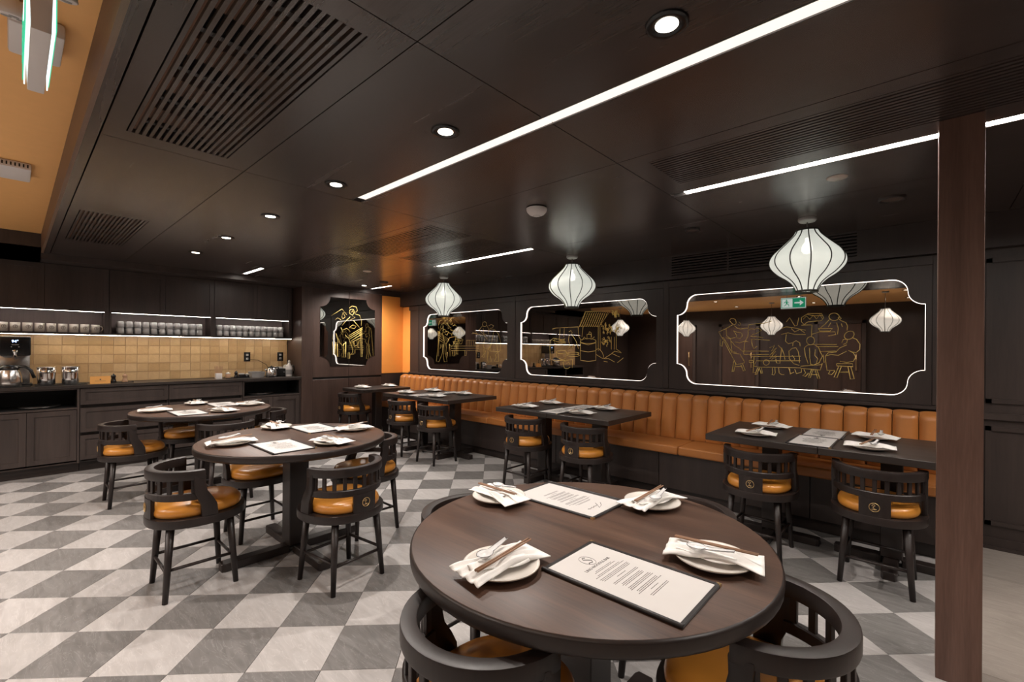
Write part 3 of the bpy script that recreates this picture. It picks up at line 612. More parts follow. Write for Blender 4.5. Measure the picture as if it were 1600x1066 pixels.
DRAW['m2']='-3001,1798 -3083,1632 -2805,1624 -2664,1791 -3001,1798;-3485,1607 -3433,1617 -3095,1623;-3304,1618 -3310,1505;-3368,1610 -3374,1496;-3101,1623 -3094,1513 -3057,1462;-3029,1631 -3046,1502;-2822,1625 -2819,1334;-2799,1624 -2791,1344;-3235,1566 -3204,1580 -3185,1554 -3204,1534 -3167,1504 -3130,1453 -3093,1362;-3228,1535 -3240,1464 -3215,1382 -3252,1362;-3190,1362 -3166,1413 -3141,1392;-2650,1497 -2649,1355;-2608,1496 -2612,1355;-2587,1543 -2586,1364;-2848,1451 -2859,1438 -2889,1428 -2933,1423 -2982,1423 -3027,1429 -3058,1439 -3069,1452 -3058,1465 -3027,1475 -2982,1481 -2933,1480 -2889,1474 -2859,1464 -2848,1451;-3069,1452 -3061,1223;-2851,1451 -2852,1227;-3068,1338 -2956,1324 -2850,1339;-3061,1223 -2955,1213 -2852,1227;-3069,1432 -2957,1407 -2851,1431;-3046,1462 -3010,1501 -2975,1471 -2975,1531 -2918,1530 -2917,1471 -2872,1500;-2952,1530 -2941,1564 -2918,1549 -2912,1500;-3524,1456 -3522,1234 -3455,1212 -3288,1216;-3524,1456 -3471,1492 -3419,1486;-3268,1321 -3275,1312 -3297,1304 -3329,1300 -3364,1300 -3396,1303 -3418,1310 -3426,1319 -3418,1328 -3396,1336 -3364,1340 -3329,1340 -3297,1337 -3276,1330 -3268,1321;-3426,1314 -3410,1247 -3339,1227 -3282,1239 -3267,1316;-3080,1282 -3089,1276 -3114,1270 -3150,1267 -3191,1266 -3228,1268 -3254,1273 -3264,1280 -3254,1287 -3229,1292 -3191,1296 -3150,1296 -3114,1294 -3089,1289 -3080,1282;-3084,1307 -3092,1301 -3116,1296 -3151,1293 -3191,1292 -3226,1295 -3251,1299 -3260,1305 -3251,1312 -3226,1317 -3191,1320 -3151,1320 -3116,1318 -3092,1313 -3084,1307;-3320,1192 -3263,1219 -3176,1231 -3182,1129;-3320,1192 -3300,1125 -3250,1117 -3213,1138;-3263,1178 -3238,1199 -3213,1169;-2848,1354 -2814,1364 -2769,1325 -2747,1278 -2757,1249 -2813,1277 -2847,1295;-2746,1249 -2660,1298 -2607,1336 -2522,1318;-2741,1249 -2681,1250 -2606,1214;-2638,1308 -2543,1271;-2569,1210 -2496,1263;-2586,1360 -2533,1327;-2746,1220 -2697,1212;-3442,1488 -3404,1483 -3481,1463 -3284,1429 -3319,1477 -3371,1473 -3456,1488 -3446,1419 -3304,1429 -3311,1479 -3424,1444 -3326,1425 -3293,1488 -3355,1440 -3378,1481 -3386,1489 -3280,1424 -3369,1471 -3286,1448 -3292,1425 -3378,1462 -3357,1460;-2595,1726 -2604,1727 -2606,1740 -2601,1749 -2594,1742;-2644,1760 -2638,1769 -2631,1763 -2631,1749 -2639,1745;-2626,1771 -2617,1772 -2614,1760 -2618,1750 -2628,1754;-2601,1741 -2609,1737 -2615,1747 -2610,1759 -2602,1757;-2595,1717 -2603,1720 -2606,1733 -2598,1741 -2590,1733;-2602,1753 -2603,1740 -2613,1740 -2616,1753 -2610,1763;-2650,1790 -2643,1792 -2637,1781 -2643,1770 -2650,1773;-2586,1756 -2588,1743 -2594,1744 -2600,1757 -2592,1766;-2613,1734 -2618,1744 -2614,1757 -2607,1755 -2606,1741;-2587,1708 -2594,1710 -2597,1723 -2591,1731 -2582,1724;-2581,1722 -2590,1719 -2597,1731 -2590,1742 -2582,1738;-2618,1743 -2617,1757 -2609,1761 -2603,1750 -2608,1738;-2589,1744 -2594,1735 -2601,1741 -2602,1755 -2594,1759;-2551,1729 -2558,1721 -2565,1728 -2565,1742 -2555,1744;-2597,1799 -2593,1788 -2596,1776 -2605,1778 -2608,1792;-2585,1763 -2586,1749 -2595,1746 -2601,1758 -2595,1769;-2637,1791 -2628,1791 -2624,1778 -2632,1769 -2641,1775;-2566,1760 -2567,1747 -2575,1747 -2581,1760 -2573,1769;-2593,1742 -2601,1734 -2609,1743 -2607,1756 -2598,1757;-2551,1746 -2553,1735 -2561,1739 -2564,1753 -2555,1759;-2580,1777 -2581,1764 -2587,1757 -2593,1766 -2593,1779;-2605,1786 -2600,1777 -2603,1764 -2610,1764 -2613,1778;-2583,1782 -2580,1768 -2586,1761 -2594,1769 -2591,1782;-2582,1796 -2577,1783 -2583,1774 -2592,1779 -2591,1793;-2606,1713 -2612,1720 -2611,1733 -2604,1736 -2598,1725;-2644,1755 -2638,1765 -2630,1761 -2627,1747 -2636,1741;-2593,1541 -2599,1552 -2593,1564 -2584,1561 -2585,1548;-2557,1561 -2565,1560 -2570,1573 -2563,1582 -2556,1577;-2590,1555 -2596,1566 -2590,1578 -2583,1574 -2581,1560;-2561,1613 -2557,1600 -2565,1591 -2573,1597 -2572,1611;-2598,1539 -2604,1551 -2597,1562 -2588,1558 -2587,1545;-2599,1612 -2592,1615 -2588,1604 -2591,1592 -2599,1595;-2563,1580 -2571,1574 -2579,1583 -2574,1596 -2566,1596;-2599,1557 -2603,1570 -2597,1579 -2590,1572 -2590,1558;-2587,1566 -2590,1579 -2586,1589 -2577,1584 -2577,1570;-2557,1642 -2552,1631 -2557,1619 -2565,1623 -2568,1636;-2574,1647 -2566,1638 -2569,1625 -2578,1624 -2582,1637;-2565,1612 -2562,1600 -2567,1590 -2577,1595 -2576,1609;-2584,1568 -2589,1580 -2585,1591 -2574,1588 -2575,1574;-2617,1561 -2618,1575 -2611,1580 -2605,1570 -2608,1557;-2591,1628 -2581,1625 -2581,1611 -2589,1605 -2594,1614;-2517,1598 -2522,1585 -2530,1586 -2532,1599 -2526,1608;-2566,1534 -2575,1540 -2573,1554 -2566,1558 -2561,1547;-2560,1595 -2563,1582 -2572,1581 -2578,1594 -2570,1604;-2591,1593 -2586,1603 -2579,1597 -2580,1584 -2586,1579;-2553,1590 -2558,1579 -2567,1581 -2569,1595 -2561,1602;-2544,1620 -2542,1607 -2550,1600 -2557,1609 -2555,1622;-2547,1546 -2555,1546 -2558,1559 -2553,1568 -2546,1562;-2759,1544 -2758,1558 -2750,1564 -2744,1554 -2748,1541;-2697,1593 -2698,1579 -2704,1572 -2713,1581 -2710,1594;-2698,1529 -2707,1536 -2705,1549 -2696,1553 -2690,1541;-2730,1664 -2722,1659 -2720,1645 -2729,1639 -2736,1649;-2656,1545 -2665,1541 -2671,1552 -2667,1564 -2658,1562;-2645,1568 -2651,1559 -2659,1565 -2657,1579 -2649,1582;-2733,1611 -2723,1613 -2717,1601 -2723,1590 -2733,1594;-2725,1639 -2715,1635 -2716,1621 -2723,1615 -2731,1625;-2761,1584 -2756,1595 -2748,1592 -2747,1578 -2754,1571;-2650,1617 -2647,1603 -2657,1599 -2663,1610 -2658,1622;-2671,1632 -2670,1619 -2674,1610 -2681,1616 -2682,1630;-2680,1551 -2690,1551 -2695,1563 -2687,1573 -2680,1568;-2714,1593 -2705,1597 -2699,1586 -2703,1574 -2712,1576;-2734,1652 -2725,1648 -2725,1634 -2731,1628 -2740,1637;-2676,1596 -2678,1583 -2687,1580 -2693,1592 -2686,1603;-2728,1606 -2720,1608 -2715,1597 -2719,1585 -2729,1589;-2656,1530 -2665,1529 -2667,1541 -2662,1552 -2655,1547;-2644,1608 -2647,1594 -2655,1592 -2660,1603 -2655,1614;-2684,1584 -2687,1572 -2695,1575 -2700,1589 -2691,1596;-2767,1611 -2758,1618 -2750,1609 -2754,1596 -2763,1594;-2633,1570 -2638,1560 -2645,1565 -2646,1579 -2638,1584;-2646,1588 -2649,1576 -2657,1578 -2659,1591 -2653,1599;-2640,1601 -2645,1588 -2654,1587 -2657,1600 -2651,1610;-2697,1600 -2694,1587 -2699,1577 -2707,1584 -2707,1598;-2753,1531 -2756,1545 -2747,1553 -2741,1546 -2742,1532;-2701,1527 -2709,1534 -2707,1548 -2699,1551 -2693,1539;-2683,1592 -2683,1578 -2693,1577 -2696,1589 -2692,1600;-2673,1643 -2669,1631 -2675,1620 -2682,1625 -2684,1639;-2720,1569 -2721,1583 -2714,1589 -2707,1579 -2711,1566;-2630,1568 -2637,1558 -2644,1564 -2644,1578 -2637,1582;-2665,1612 -2666,1599 -2674,1593 -2681,1603 -2677,1615;-2762,1624 -2755,1629 -2748,1618 -2754,1606 -2761,1608;-2692,1552 -2700,1554 -2703,1568 -2695,1575 -2688,1567;-2732,1632 -2721,1630 -2721,1616 -2727,1608 -2734,1616;-2745,1595 -2737,1604 -2729,1597 -2731,1583 -2739,1580;-2783,1635 -2775,1640 -2769,1629 -2774,1617 -2783,1618;-2716,1462 -2714,1448 -2723,1441 -2730,1449 -2727,1463;-2688,1436 -2697,1428 -2704,1436 -2702,1449 -2693,1451;-2663,1465 -2666,1452 -2673,1452 -2678,1465 -2672,1475;-2719,1464 -2717,1451 -2722,1441 -2732,1447 -2729,1461;-2686,1505 -2685,1492 -2690,1482 -2699,1489 -2699,1503;-2719,1449 -2723,1438 -2732,1442 -2731,1456 -2725,1462;-2751,1492 -2742,1491 -2739,1478 -2746,1469 -2754,1476;-2716,1436 -2725,1434 -2729,1447 -2723,1457 -2715,1453;-2690,1417 -2698,1413 -2701,1425 -2698,1436 -2689,1433;-2750,1436 -2751,1450 -2741,1454 -2736,1442 -2741,1431;-2740,1466 -2731,1468 -2726,1456 -2731,1445 -2740,1449;-2701,1387 -2710,1390 -2713,1404 -2703,1411 -2697,1402;-2735,1421 -2740,1432 -2736,1444 -2727,1441 -2726,1428;-2760,1413 -2764,1427 -2756,1434 -2749,1426 -2749,1413;-2719,1434 -2727,1436 -2729,1449 -2723,1457 -2718,1449;-2751,1487 -2743,1487 -2737,1474 -2746,1464 -2753,1470;-2778,1431 -2775,1444 -2767,1446 -2765,1434 -2769,1423;-2654,1447 -2658,1436 -2667,1440 -2670,1454 -2661,1460;-2755,1408 -2759,1421 -2753,1431 -2745,1424 -2746,1410;-2692,1464 -2695,1450 -2703,1448 -2707,1460 -2702,1471;-2701,1445 -2706,1435 -2715,1440 -2715,1454 -2705,1459;-2748,1404 -2751,1416 -2747,1427 -2739,1423 -2736,1409;-2673,1496 -2672,1482 -2680,1475 -2688,1484 -2685,1497;-2771,1472 -2762,1479 -2756,1470 -2759,1456 -2768,1456;-2993,1788 -3014,1763;-2962,1786 -2983,1762;-2932,1785 -2953,1760;-2902,1784 -2923,1759;-2873,1782 -2893,1758;-2843,1781 -2863,1756;-2814,1779 -2834,1755;-2785,1778 -2805,1754;-2756,1776 -2776,1752;-2728,1775 -2747,1751;-2699,1774 -2719,1750;-3003,1765 -3024,1740;-2973,1763 -2994,1739;-2943,1762 -2963,1737;-2913,1761 -2933,1736;-2883,1759 -2903,1735;-2853,1758 -2873,1733;-2824,1756 -2844,1732;-2795,1755 -2815,1731;-2766,1754 -2786,1730;-2737,1752 -2757,1728;-2709,1751 -2728,1727;-3015,1741 -3036,1717;-2984,1740 -3005,1715;-2954,1739 -2975,1714;-2924,1738 -2944,1713;-2894,1736 -2914,1712;-2864,1735 -2885,1710;-2835,1734 -2855,1709;-2806,1732 -2826,1708;-2777,1731 -2797,1707;-2748,1730 -2768,1706;-2720,1729 -2739,1705;-3026,1718 -3048,1693;-2996,1717 -3017,1692;-2965,1716 -2986,1691;-2935,1714 -2956,1690;-2905,1713 -2926,1689;-2876,1712 -2896,1687;-2846,1711 -2866,1686;-2817,1710 -2837,1685;-2788,1709 -2808,1684;-2759,1707 -2779,1683;-3038,1695 -3059,1670;-3007,1694 -3028,1669;-2977,1692 -2998,1668;-2947,1691 -2967,1666;-2917,1690 -2937,1665;-2887,1689 -2907,1664;-2857,1688 -2877,1663;-2828,1687 -2848,1662;-2799,1686 -2819,1661;-2770,1685 -2790,1660;-3050,1671 -3071,1646;-3019,1670 -3040,1645;-2988,1669 -3009,1644;-2958,1668 -2979,1643;-2928,1667 -2949,1642;-2898,1666 -2918,1641;-2868,1665 -2889,1640;-2839,1664 -2859,1639;-2810,1663 -2830,1639;-2781,1662 -2801,1638;-3061,1648 -3083,1622;-3031,1647 -3052,1622;-3000,1646 -3021,1621;-2969,1645 -2990,1620;-2939,1644 -2960,1619;-2909,1643 -2930,1618;-2880,1642 -2900,1617;-2850,1641 -2870,1616;-2821,1640 -2841,1616'
DRAW['m1']='-5598,1802 -5563,1819 -5520,1804 -5519,1760 -5554,1738 -5598,1762 -5598,1802;-5598,1762 -5687,1731 -5722,1653 -5747,1494 -5807,1151 -5743,1141 -5699,1210 -5655,1290 -5647,1425;-5651,1730 -5632,1628 -5667,1572;-5649,1561 -5612,1470 -5637,1256 -5609,1144 -5539,1151 -5575,1257 -5558,1369 -5577,1436;-5528,1749 -5518,1659 -5449,1680;-5579,1627 -5509,1614 -5543,1559 -5596,1583;-5525,1514 -5499,1481 -5577,1425;-5475,1647 -5288,1610;-5457,1636 -5288,1593;-5490,1520 -5354,1540 -5188,1532;-5288,1599 -5255,1674 -5156,1596 -5140,1564;-5446,1392 -4825,1392;-5446,1358 -4824,1361;-5437,1325 -4839,1329;-5420,1325 -5402,1243 -5368,1243 -5377,1315;-5129,1327 -5128,1247 -5096,1253 -5089,1317;-4885,1319 -4869,1272;-5091,1477 -5098,1392;-4902,1476 -4909,1392;-5091,1477 -4902,1476;-5059,1472 -5058,1397;-5019,1471 -5018,1397;-4980,1471 -4979,1397;-4941,1471 -4940,1397;-5404,1469 -5370,1425 -5203,1424 -5171,1489;-4664,1704 -4668,1689 -4680,1678 -4698,1671 -4717,1672 -4735,1679 -4748,1692 -4753,1707 -4748,1722 -4736,1734 -4718,1740 -4698,1740 -4681,1732 -4668,1720 -4664,1704;-4752,1681 -4842,1611;-4663,1689 -4619,1627 -4633,1555;-4737,1650 -4721,1567 -4662,1556;-4691,1495 -4735,1423 -4727,1371 -4624,1346 -4588,1382;-4719,1361 -4718,1279 -4763,1237 -4711,1232 -4682,1330;-4627,1678 -4576,1697 -4526,1680 -4547,1650 -4590,1646;-4634,1627 -4590,1636 -4504,1624 -4433,1562 -4390,1462 -4389,1332 -4472,1282;-4518,1614 -4546,1503 -4601,1321 -4417,1312;-4474,1492 -4452,1382 -4445,1322;-4574,1422 -4638,1331 -4644,1218;-4630,1310 -4644,1208 -4629,1162 -4564,1169 -4586,1250;-4486,1281 -4472,1231 -4507,1180 -4422,1177 -4430,1292;-4827,1631 -4736,1567 -4647,1484;-4903,1581 -4736,1547;-5217,1460 -5302,1514 -5249,1438 -5276,1487 -5262,1441 -5326,1439 -5351,1458 -5189,1481 -5194,1502 -5323,1495;-4978,1574 -4922,1578 -4846,1567 -4880,1551 -4855,1570 -4963,1592 -4887,1567 -4860,1570 -4903,1612 -4912,1618'
DRAW['m4']='3642,1925 3638,1906 3626,1890 3609,1881 3591,1880 3574,1887 3562,1901 3557,1919 3561,1938 3573,1953 3590,1962 3609,1964 3626,1957 3638,1943 3642,1925;3557,1978 3599,2014 3670,2006 3692,1955 3657,1906;3572,1841 3516,1791 3434,1696;3657,1892 3729,1877 3766,1791 3759,1710;3629,1784 3730,1682;3559,1675 3615,1717 3673,1700 3644,1658 3559,1675;3266,1842 3433,1956 3516,1870;3433,1839 3453,1906 3488,1836 3447,1801 3433,1839;3546,1543 3782,1684;3553,1517 3782,1657;3561,1490 3746,1602;3589,1464 3746,1561;3603,1445 3739,1508;3288,1446 3296,1241 3323,1241 3322,1421;3335,1421 3343,1215 3370,1215 3362,1421;3464,1423 3472,1207 3500,1207 3498,1437;3541,1279 3542,1187 3570,1187 3569,1279 3541,1279;3745,1669 3756,1212 3778,1212 3767,1670;3301,1562 3288,1497 3335,1427 3382,1435 3341,1576;3382,1499 3409,1422 3450,1390 3498,1437;3490,1554 3546,1503 3604,1372 3619,1279 3576,1246 3640,1259;3505,1450 3506,1292;3421,1669 3449,1605 3435,1579;3449,1631 3517,1660 3574,1610;3632,1439 3646,1372 3682,1399;3703,1440 3704,1359 3726,1360;3326,1781 3366,1816 3420,1786;3586,1914 3614,1943 3628,1904;3600,1862 3657,1839 3572,1794'
DRAW={k:[[tuple(map(int,q.split(','))) for q in st.split()] for st in v.split(';')] for k,v in DRAW.items()}
# ------------------------------------------------------------------ banquette
t = thing('banquette', 'long tan leather banquette with channelled back along the mirrored wall', 'bench', (0,0,0))
BX0, BX1 = -6.60, .105
nch = 45; cw_ = (BX1-BX0)/nch
def channel():
    def fn(u, v):
        x = (u-.5)*(cw_-.004)
        e = (1-abs(2*u-1)**3.2)
        if v < .82:
            k = v/.82; z = .495+k*.395; base = 4.355+.055*k; b = .034*e*(min(1, 6*k+.25))**.5
            return (x, base-b, z)
        k = (v-.82)/.18; a = k*PI/2
        return (x, 4.41-.034*e*math.cos(a)+.055*math.sin(a), .890+(.020+.010*e)*math.sin(a))
    b = MB(); b.grid(fn, 12, 16)
    b.box(-(cw_-.004)/2, 4.40, .495, (cw_-.004)/2, 4.48, .885); return b
for i in range(nch):
    part('back_channel', 'chan', channel, M['bench'], t, loc=(BX0+(i+.5)*cw_, 0, 0))
obj('back_board', MB().box(BX0, 4.45, .42, BX1, 4.512, .905), M['edge'], t)
for x0, x1 in ((BX0,-4.073),(-4.069,-1.649),(-1.645,BX1)):
    q = MB().box(x0, 3.975, .415, x1, 4.385, .492)
    sc = obj('seat_cushion', q, M['bench'], t, bevel=.018, seg=3)
    obj('piping', MB().tube([(x0+.02,3.978,.478),(x1-.02,3.978,.478)], .0035, 6), M['bench'], sc)
    obj('piping', MB().tube([(x0+.02,3.978,.430),(x1-.02,3.978,.430)], .0035, 6), M['bench'], sc)
x = BX0
while x < BX1-.01:
    e = min(x+1.19, BX1)
    obj('base_panel', MB().box(x+.002, 4.02, .095, e-.002, 4.06, .414), M['wall'], t, bevel=.002, seg=1); x = e
obj('plinth', MB().box(BX0, 4.065, 0, BX1, 4.50, .41).box(BX1-.02,4.02,.095,BX1,4.5,.47), M['edge'], t)
# ------------------------------------------------------------------ mirrors on the bench wall
def arc(cx, cy, r, a0, a1, n=7): return [(cx+r*math.cos(R(a0+(a1-a0)*i/n)), cy+r*math.sin(R(a0+(a1-a0)*i/n))) for i in range(n+1)]
def plaque(x0, x1, z0, z1, r=.098):
    a = 2*r
    p = []
    p += arc(x1-a, z1-r, r, 90, 0) + arc(x1, z1-r, r, 180, 270)
    p += arc(x1, z0+r, r, 90, 180) + arc(x1-a, z0+r, r, 0, -90)
    p += arc(x0+a, z0+r, r, 270, 180) + arc(x0, z0+r, r, 0, 90)
    p += arc(x0, z1-r, r, -90, 0) + arc(x0+a, z1-r, r, 180, 90)
    o = [p[0]]
    for q in p[1:]:
        if (q[0]-o[-1][0])**2+(q[1]-o[-1][1])**2 > 1e-8: o.append(q)
    return o
MXZ = Matrix(((1,0,0,0),(0,0,-1,0),(0,1,0,0),(0,0,0,1)))     # plane XY -> XZ, extruded towards -Y
def lines_mb(strokes, r, put):
    b = MB()
    for st in strokes:
        if len(st) > 1: b.tube([put(u*.001, v*.001) for u, v in st], r, 4)
    return b
def rep(u, v): return (u, -.0065, v)
ML = {'m1': ('left', 'lit scalloped mirror nearest the corner, gold drawing of a food cart and standing figures', -6.135, -4.243),
      'm2': ('mid', 'lit scalloped mirror in the middle, gold drawing of a barrel stove, thatched roof and palm', -4.006, -2.106),
      'm3': ('right', 'lit scalloped mirror nearest the column, gold drawing of people eating at benches', -1.888, -.012)}
for k, (_, lab, x0, x1) in ML.items():
    cx = (x0+x1)/2; z0, z1 = 1.018, 1.903
    t = thing('wall_mirror', lab, 'mirror', (cx, YW-.002, 0), 0, 'lit mirrors over the banquette')
    pl = plaque(x0-cx, x1-cx, z0, z1)
    cz = (z0+z1)/2
    L, Rr = {'m1': (-6.243-cx, -4.157-cx), 'm2': (-4.093-cx, -2.032-cx), 'm3': (-1.968-cx, .023-cx)}[k]
    ob = []
    for u, v in pl:
        dz = v-cz; q = min((Rr if u > 0 else -L)/max(abs(u), 1e-6), (.97-.0 - 0 if 0 else (1.990-cz if dz > 0 else cz-.960))/max(abs(dz), 1e-6)); ob.append([u*q, cz+dz*q])
    for X_, Z_ in ((L,.960),(Rr,.960),(L,1.990),(Rr,1.990)):
        j = min(range(len(ob)), key=lambda i: (ob[i][0]-X_)**2+(ob[i][1]-Z_)**2); ob[j] = [X_, Z_]
    n = len(pl); D0, D1 = -.026, -.001
    vs = [(u,D0,v) for u,v in pl]+[(u,D0,v) for u,v in ob]+[(u,D1,v) for u,v in pl]+[(u,D1,v) for u,v in ob]
    fs = []
    for i in range(n):
        j = (i+1) % n
        fs += [(i,j,n+j,n+i),(i,j,2*n+j,2*n+i),(n+i,n+j,3*n+j,3*n+i),(2*n+i,2*n+j,3*n+j,3*n+i)]
    obj('surround_panel', MB().add(vs, fs), M['wall'], t)
    obj('mirror_glass', MB().prism([(u*.9985, cz+(v-cz)*.997) for u, v in pl], .0012, .005, MXZ), M['mirror'], t)
    ins = [(u*.9965, cz+(v-cz)*.9925) for u, v in pl]
    b = MB(); vs = [(u,D0+.008,v) for u,v in pl]+[(u,-.0065,v) for u,v in pl]+[(u,D0+.008,v) for u,v in ins]+[(u,-.0065,v) for u,v in ins]
    fs = []
    for i in range(n):
        j = (i+1) % n
        fs += [(i,j,n+j,n+i),(2*n+i,2*n+j,3*n+j,3*n+i),(i,j,2*n+j,2*n+i),(n+i,n+j,3*n+j,3*n+i)]
    obj('light_line', b.add(vs, fs), M['led'], t)
    obj('gold_drawing', lines_mb(DRAW[k], .0017 if k == 'm1' else .0026, lambda u, v: (u-cx, -.0060, v)), M['gold'], t)
# ------------------------------------------------------------------ tall cabinet with the split mirror
t = thing('tall_cabinet', 'tall dark walnut cabinet with split mirrored doors between counter and orange panel', 'cabinet', (0,0,0))
obj('side_pilaster', MB().box(-7.298, 2.822, 0, XB+.012, 2.984, 2.243), M['bwall'], t, bevel=.002, seg=1)
obj('carcass', MB().box(-7.298, 2.985, 0, XB-.025, 4.134, 2.243), M['edge'], t)
MZ = Matrix(((0,0,1,XB+.002),(1,0,0,0),(0,1,0,0),(0,0,0,1)))      # plane XY -> YZ, extruded towards +X
def notched(y0, y1, z0, z1, r, left, right):
    p = []
    p += (arc(y0, z0, r, 90, 0) if left else [(y0, z0)])
    p += (arc(y1, z0, r, 180, 90) if right else [(y1, z0)])
    p += (arc(y1, z1, r, 270, 180) if right else [(y1, z1)])
    p += (arc(y0, z1, r, 0, -90) if left else [(y0, z1)])
    return p
for i, (y0, y1) in enumerate(((2.988,3.553),(3.559,4.132))):
    d = obj('upper_door', MB().box(XB-.024, y0, .910, XB, y1, 2.240), M['bwall'], t, bevel=.0015, seg=1)
    ya, yb = (3.097, 3.552) if i == 0 else (3.560, 4.003)
    obj('mirror_panel', MB().prism(notched(ya, yb, 1.073, 2.128, .155, i == 0, i == 1), 0, .003, MZ), M['mirror2'], d)
    obj('lower_door', MB().box(XB-.024, y0, .09, XB, y1, .876), M['bwall'], t, bevel=.0015, seg=1)
obj('finger_gap', MB().box(XB-.024, 2.986, .877, XB-.020, 4.132, .909), M['black'], t)
obj('gold_drawing', lines_mb(DRAW['m4'], .0019, lambda u, v: (XB+.0058, u, v)), M['gold'], t)
# ------------------------------------------------------------------ back bar
XU = -7.03; XT = -7.25       # face of the upper cupboards, tiled wall
def shaker(mb, X, y0, y1, z0, z1, fw=.05, th=.020):
    """framed door or drawer front facing +X"""
    mb.box(X-th, y0, z0, X, y0+fw, z1).box(X-th, y1-fw, z0, X, y1, z1).box(X-th, y0+fw, z0, X, y1-fw, z0+fw).box(X-th, y0+fw, z1-fw, X, y1-fw, z1)
    mb.box(X-th, y0+fw, z0+fw, X-.009, y1-fw, z1-fw); return mb
def front(name, X, y0, y1, z0, z1, par, fw=.05):
    return obj(name, shaker(MB(), X, y0+.002, y1-.002, z0, z1, fw), M['cab'], par)
wt = struct('wall_back', MB().box(-7.299, -1.4, .933, XT-.008, 2.8215, 1.477), M['cork'])
k = 0
for rI in range(6):
    z0 = .933+rI*.1075
    z1 = min(z0+.105, 1.474)
    y = -1.3775
    while y < 2.82:
        e = min(y+.1095, 2.820)
        if e-y > .02:
            q = random.random()
            part('wall_tile', ('zt', round(e-y, 3), round(z1-z0, 3)), lambda: MB().box(-.008, .0008, .0008, 0, e-y-.0008, z1-z0-.0008), M['zellige'], wt, bevel=.0012, seg=1, loc=(XT+random.uniform(-.0008,.0008), y, z0), rot=(0, random.uniform(-.008,.008), random.uniform(-.008,.008)))
        y = e+.0004
UN = [('left base cabinet with an open tray niche over two framed doors, below the coffee machine', -.285, .492), ('base cabinet of three wide framed drawers, below the amber card', .496, 1.266), ('base cabinet of three wide framed drawers, partly behind the farthest round table', 1.270, 2.060), ('right base cabinet with an open tray niche over two framed doors, below the kettle', 2.064, 2.818)]
for i, (lab, y0, y1) in enumerate(UN + [('base cabinet with an open niche, mostly out of the frame at the left', -1.07, -.289)]):
    t = thing('base_cabinet', lab, 'cabinet', (0,0,0), 0, 'base cabinets of the back counter')
    niche = i in (0, 3, 4)
    g = .015
    c = MB().box(-7.24, y0, .095, XB-.022, y0+g, .898).box(-7.24, y1-g, .095, XB-.022, y1, .898).box(-7.24, y0, .095, -7.23, y1, .898).box(-7.23, y0+g, .095, XB-.022, y1-g, .11)
    if niche: c.box(-7.23, y0+g, .675, XB-.002, y1-g, .694).box(XB-.03, y0, .095, XB, y0+.018, .898).box(XB-.03, y1-.018, .095, XB, y1, .898).box(XB-.02,y0+.018,.885,XB,y1-.018,.898)
    else: c.box(-7.23, y0+g, .11, XB-.05, y1-g, .89)
    obj('carcass', c, M['edge'] if not niche else M['cab'], t)
    obj('toe_kick', MB().box(-7.24, y0, 0, XB-.062, y1, .095), M['edge'], t)
    if niche:
        ms = .104 if i == 0 else (2.440 if i == 3 else (y0+y1)/2)
        front('door', XB, y0+.02, ms, .128, .668, t); front('door', XB, ms, y1-.02, .128, .668, t)
        obj('niche_lining', MB().box(-7.228, y0+.016, .695, -7.2, y1-.016, .884).box(-7.2,y0+.0155,.695,XB-.03,y0+.018,.884).box(-7.2,y1-.018,.695,XB-.03,y1-.0155,.884).box(-7.2,y0+.018,.695,XB-.01,y1-.018,.697), M['black'], t)
    else:
        for z0, z1 in ((.718,.893),(.420,.680),(.125,.386)): front('drawer', XB, y0, y1, z0, z1, t, .042)
tag(obj('countertop', MB().box(XT+.002, -1.07, .900, XB+.022, 2.819, .932), M['btop'], bevel=.002, seg=1), 'dark continuous countertop of the back counter, coffee things standing on it', 'countertop')
UU = [('upper cupboard over the cream mugs', -.285, .755, [.234]), ('upper cupboard over the first rack of stacked tumblers', .757, 1.802, [1.281]), ('upper cupboard over the second rack of stacked tumblers, nearest the tall cabinet', 1.804, 2.795, [2.324]), ('upper cupboard at the left edge, out of the frame', -1.33, -.287, [-.81])]
for lab, y0, y1, cuts in UU:
    t = thing('upper_cupboard', lab, 'cupboard', (0,0,0), 0, 'upper cupboards of the back counter')
    obj('carcass', MB().box(XT-.045, y0, 1.745, XU-.022, y1, 2.242), M['edge'], t)
    cs = [y0]+cuts+[y1]
    for a, b in zip(cs, cs[1:]): front('door', XU, a, b, 1.742, 2.238, t)
    obj('open_shelf', MB().box(XT-.045, y0, 1.478, XU-.002, y1, 1.502), M['edge'], t)
    obj('shelf_back', MB().box(XT-.045, y0, 1.502, XT-.035, y1, 1.745), M['shelfback'], t)
    obj('divider', MB().box(XT-.045, y1-.038, 1.502, XU-.002, y1, 1.745), M['cab'], t)
    obj('divider', MB().box(XT-.045, y0, 1.502, XU-.002, y0+.02, 1.745), M['cab'], t)
    obj('light_strip', MB().box(XU-.022, y0+.02, 1.7405, XU-.010, y1-.038, 1.744), M['led3'], t)
    obj('light_strip', MB().box(XU-.020, y0, 1.4748, XU-.008, y1, 1.4778), M['led2'], t)
obj('filler_panel', MB().box(XT-.05, 2.797, 1.478, XU-.03, 2.8215, 2.242), M['wall'], wb)
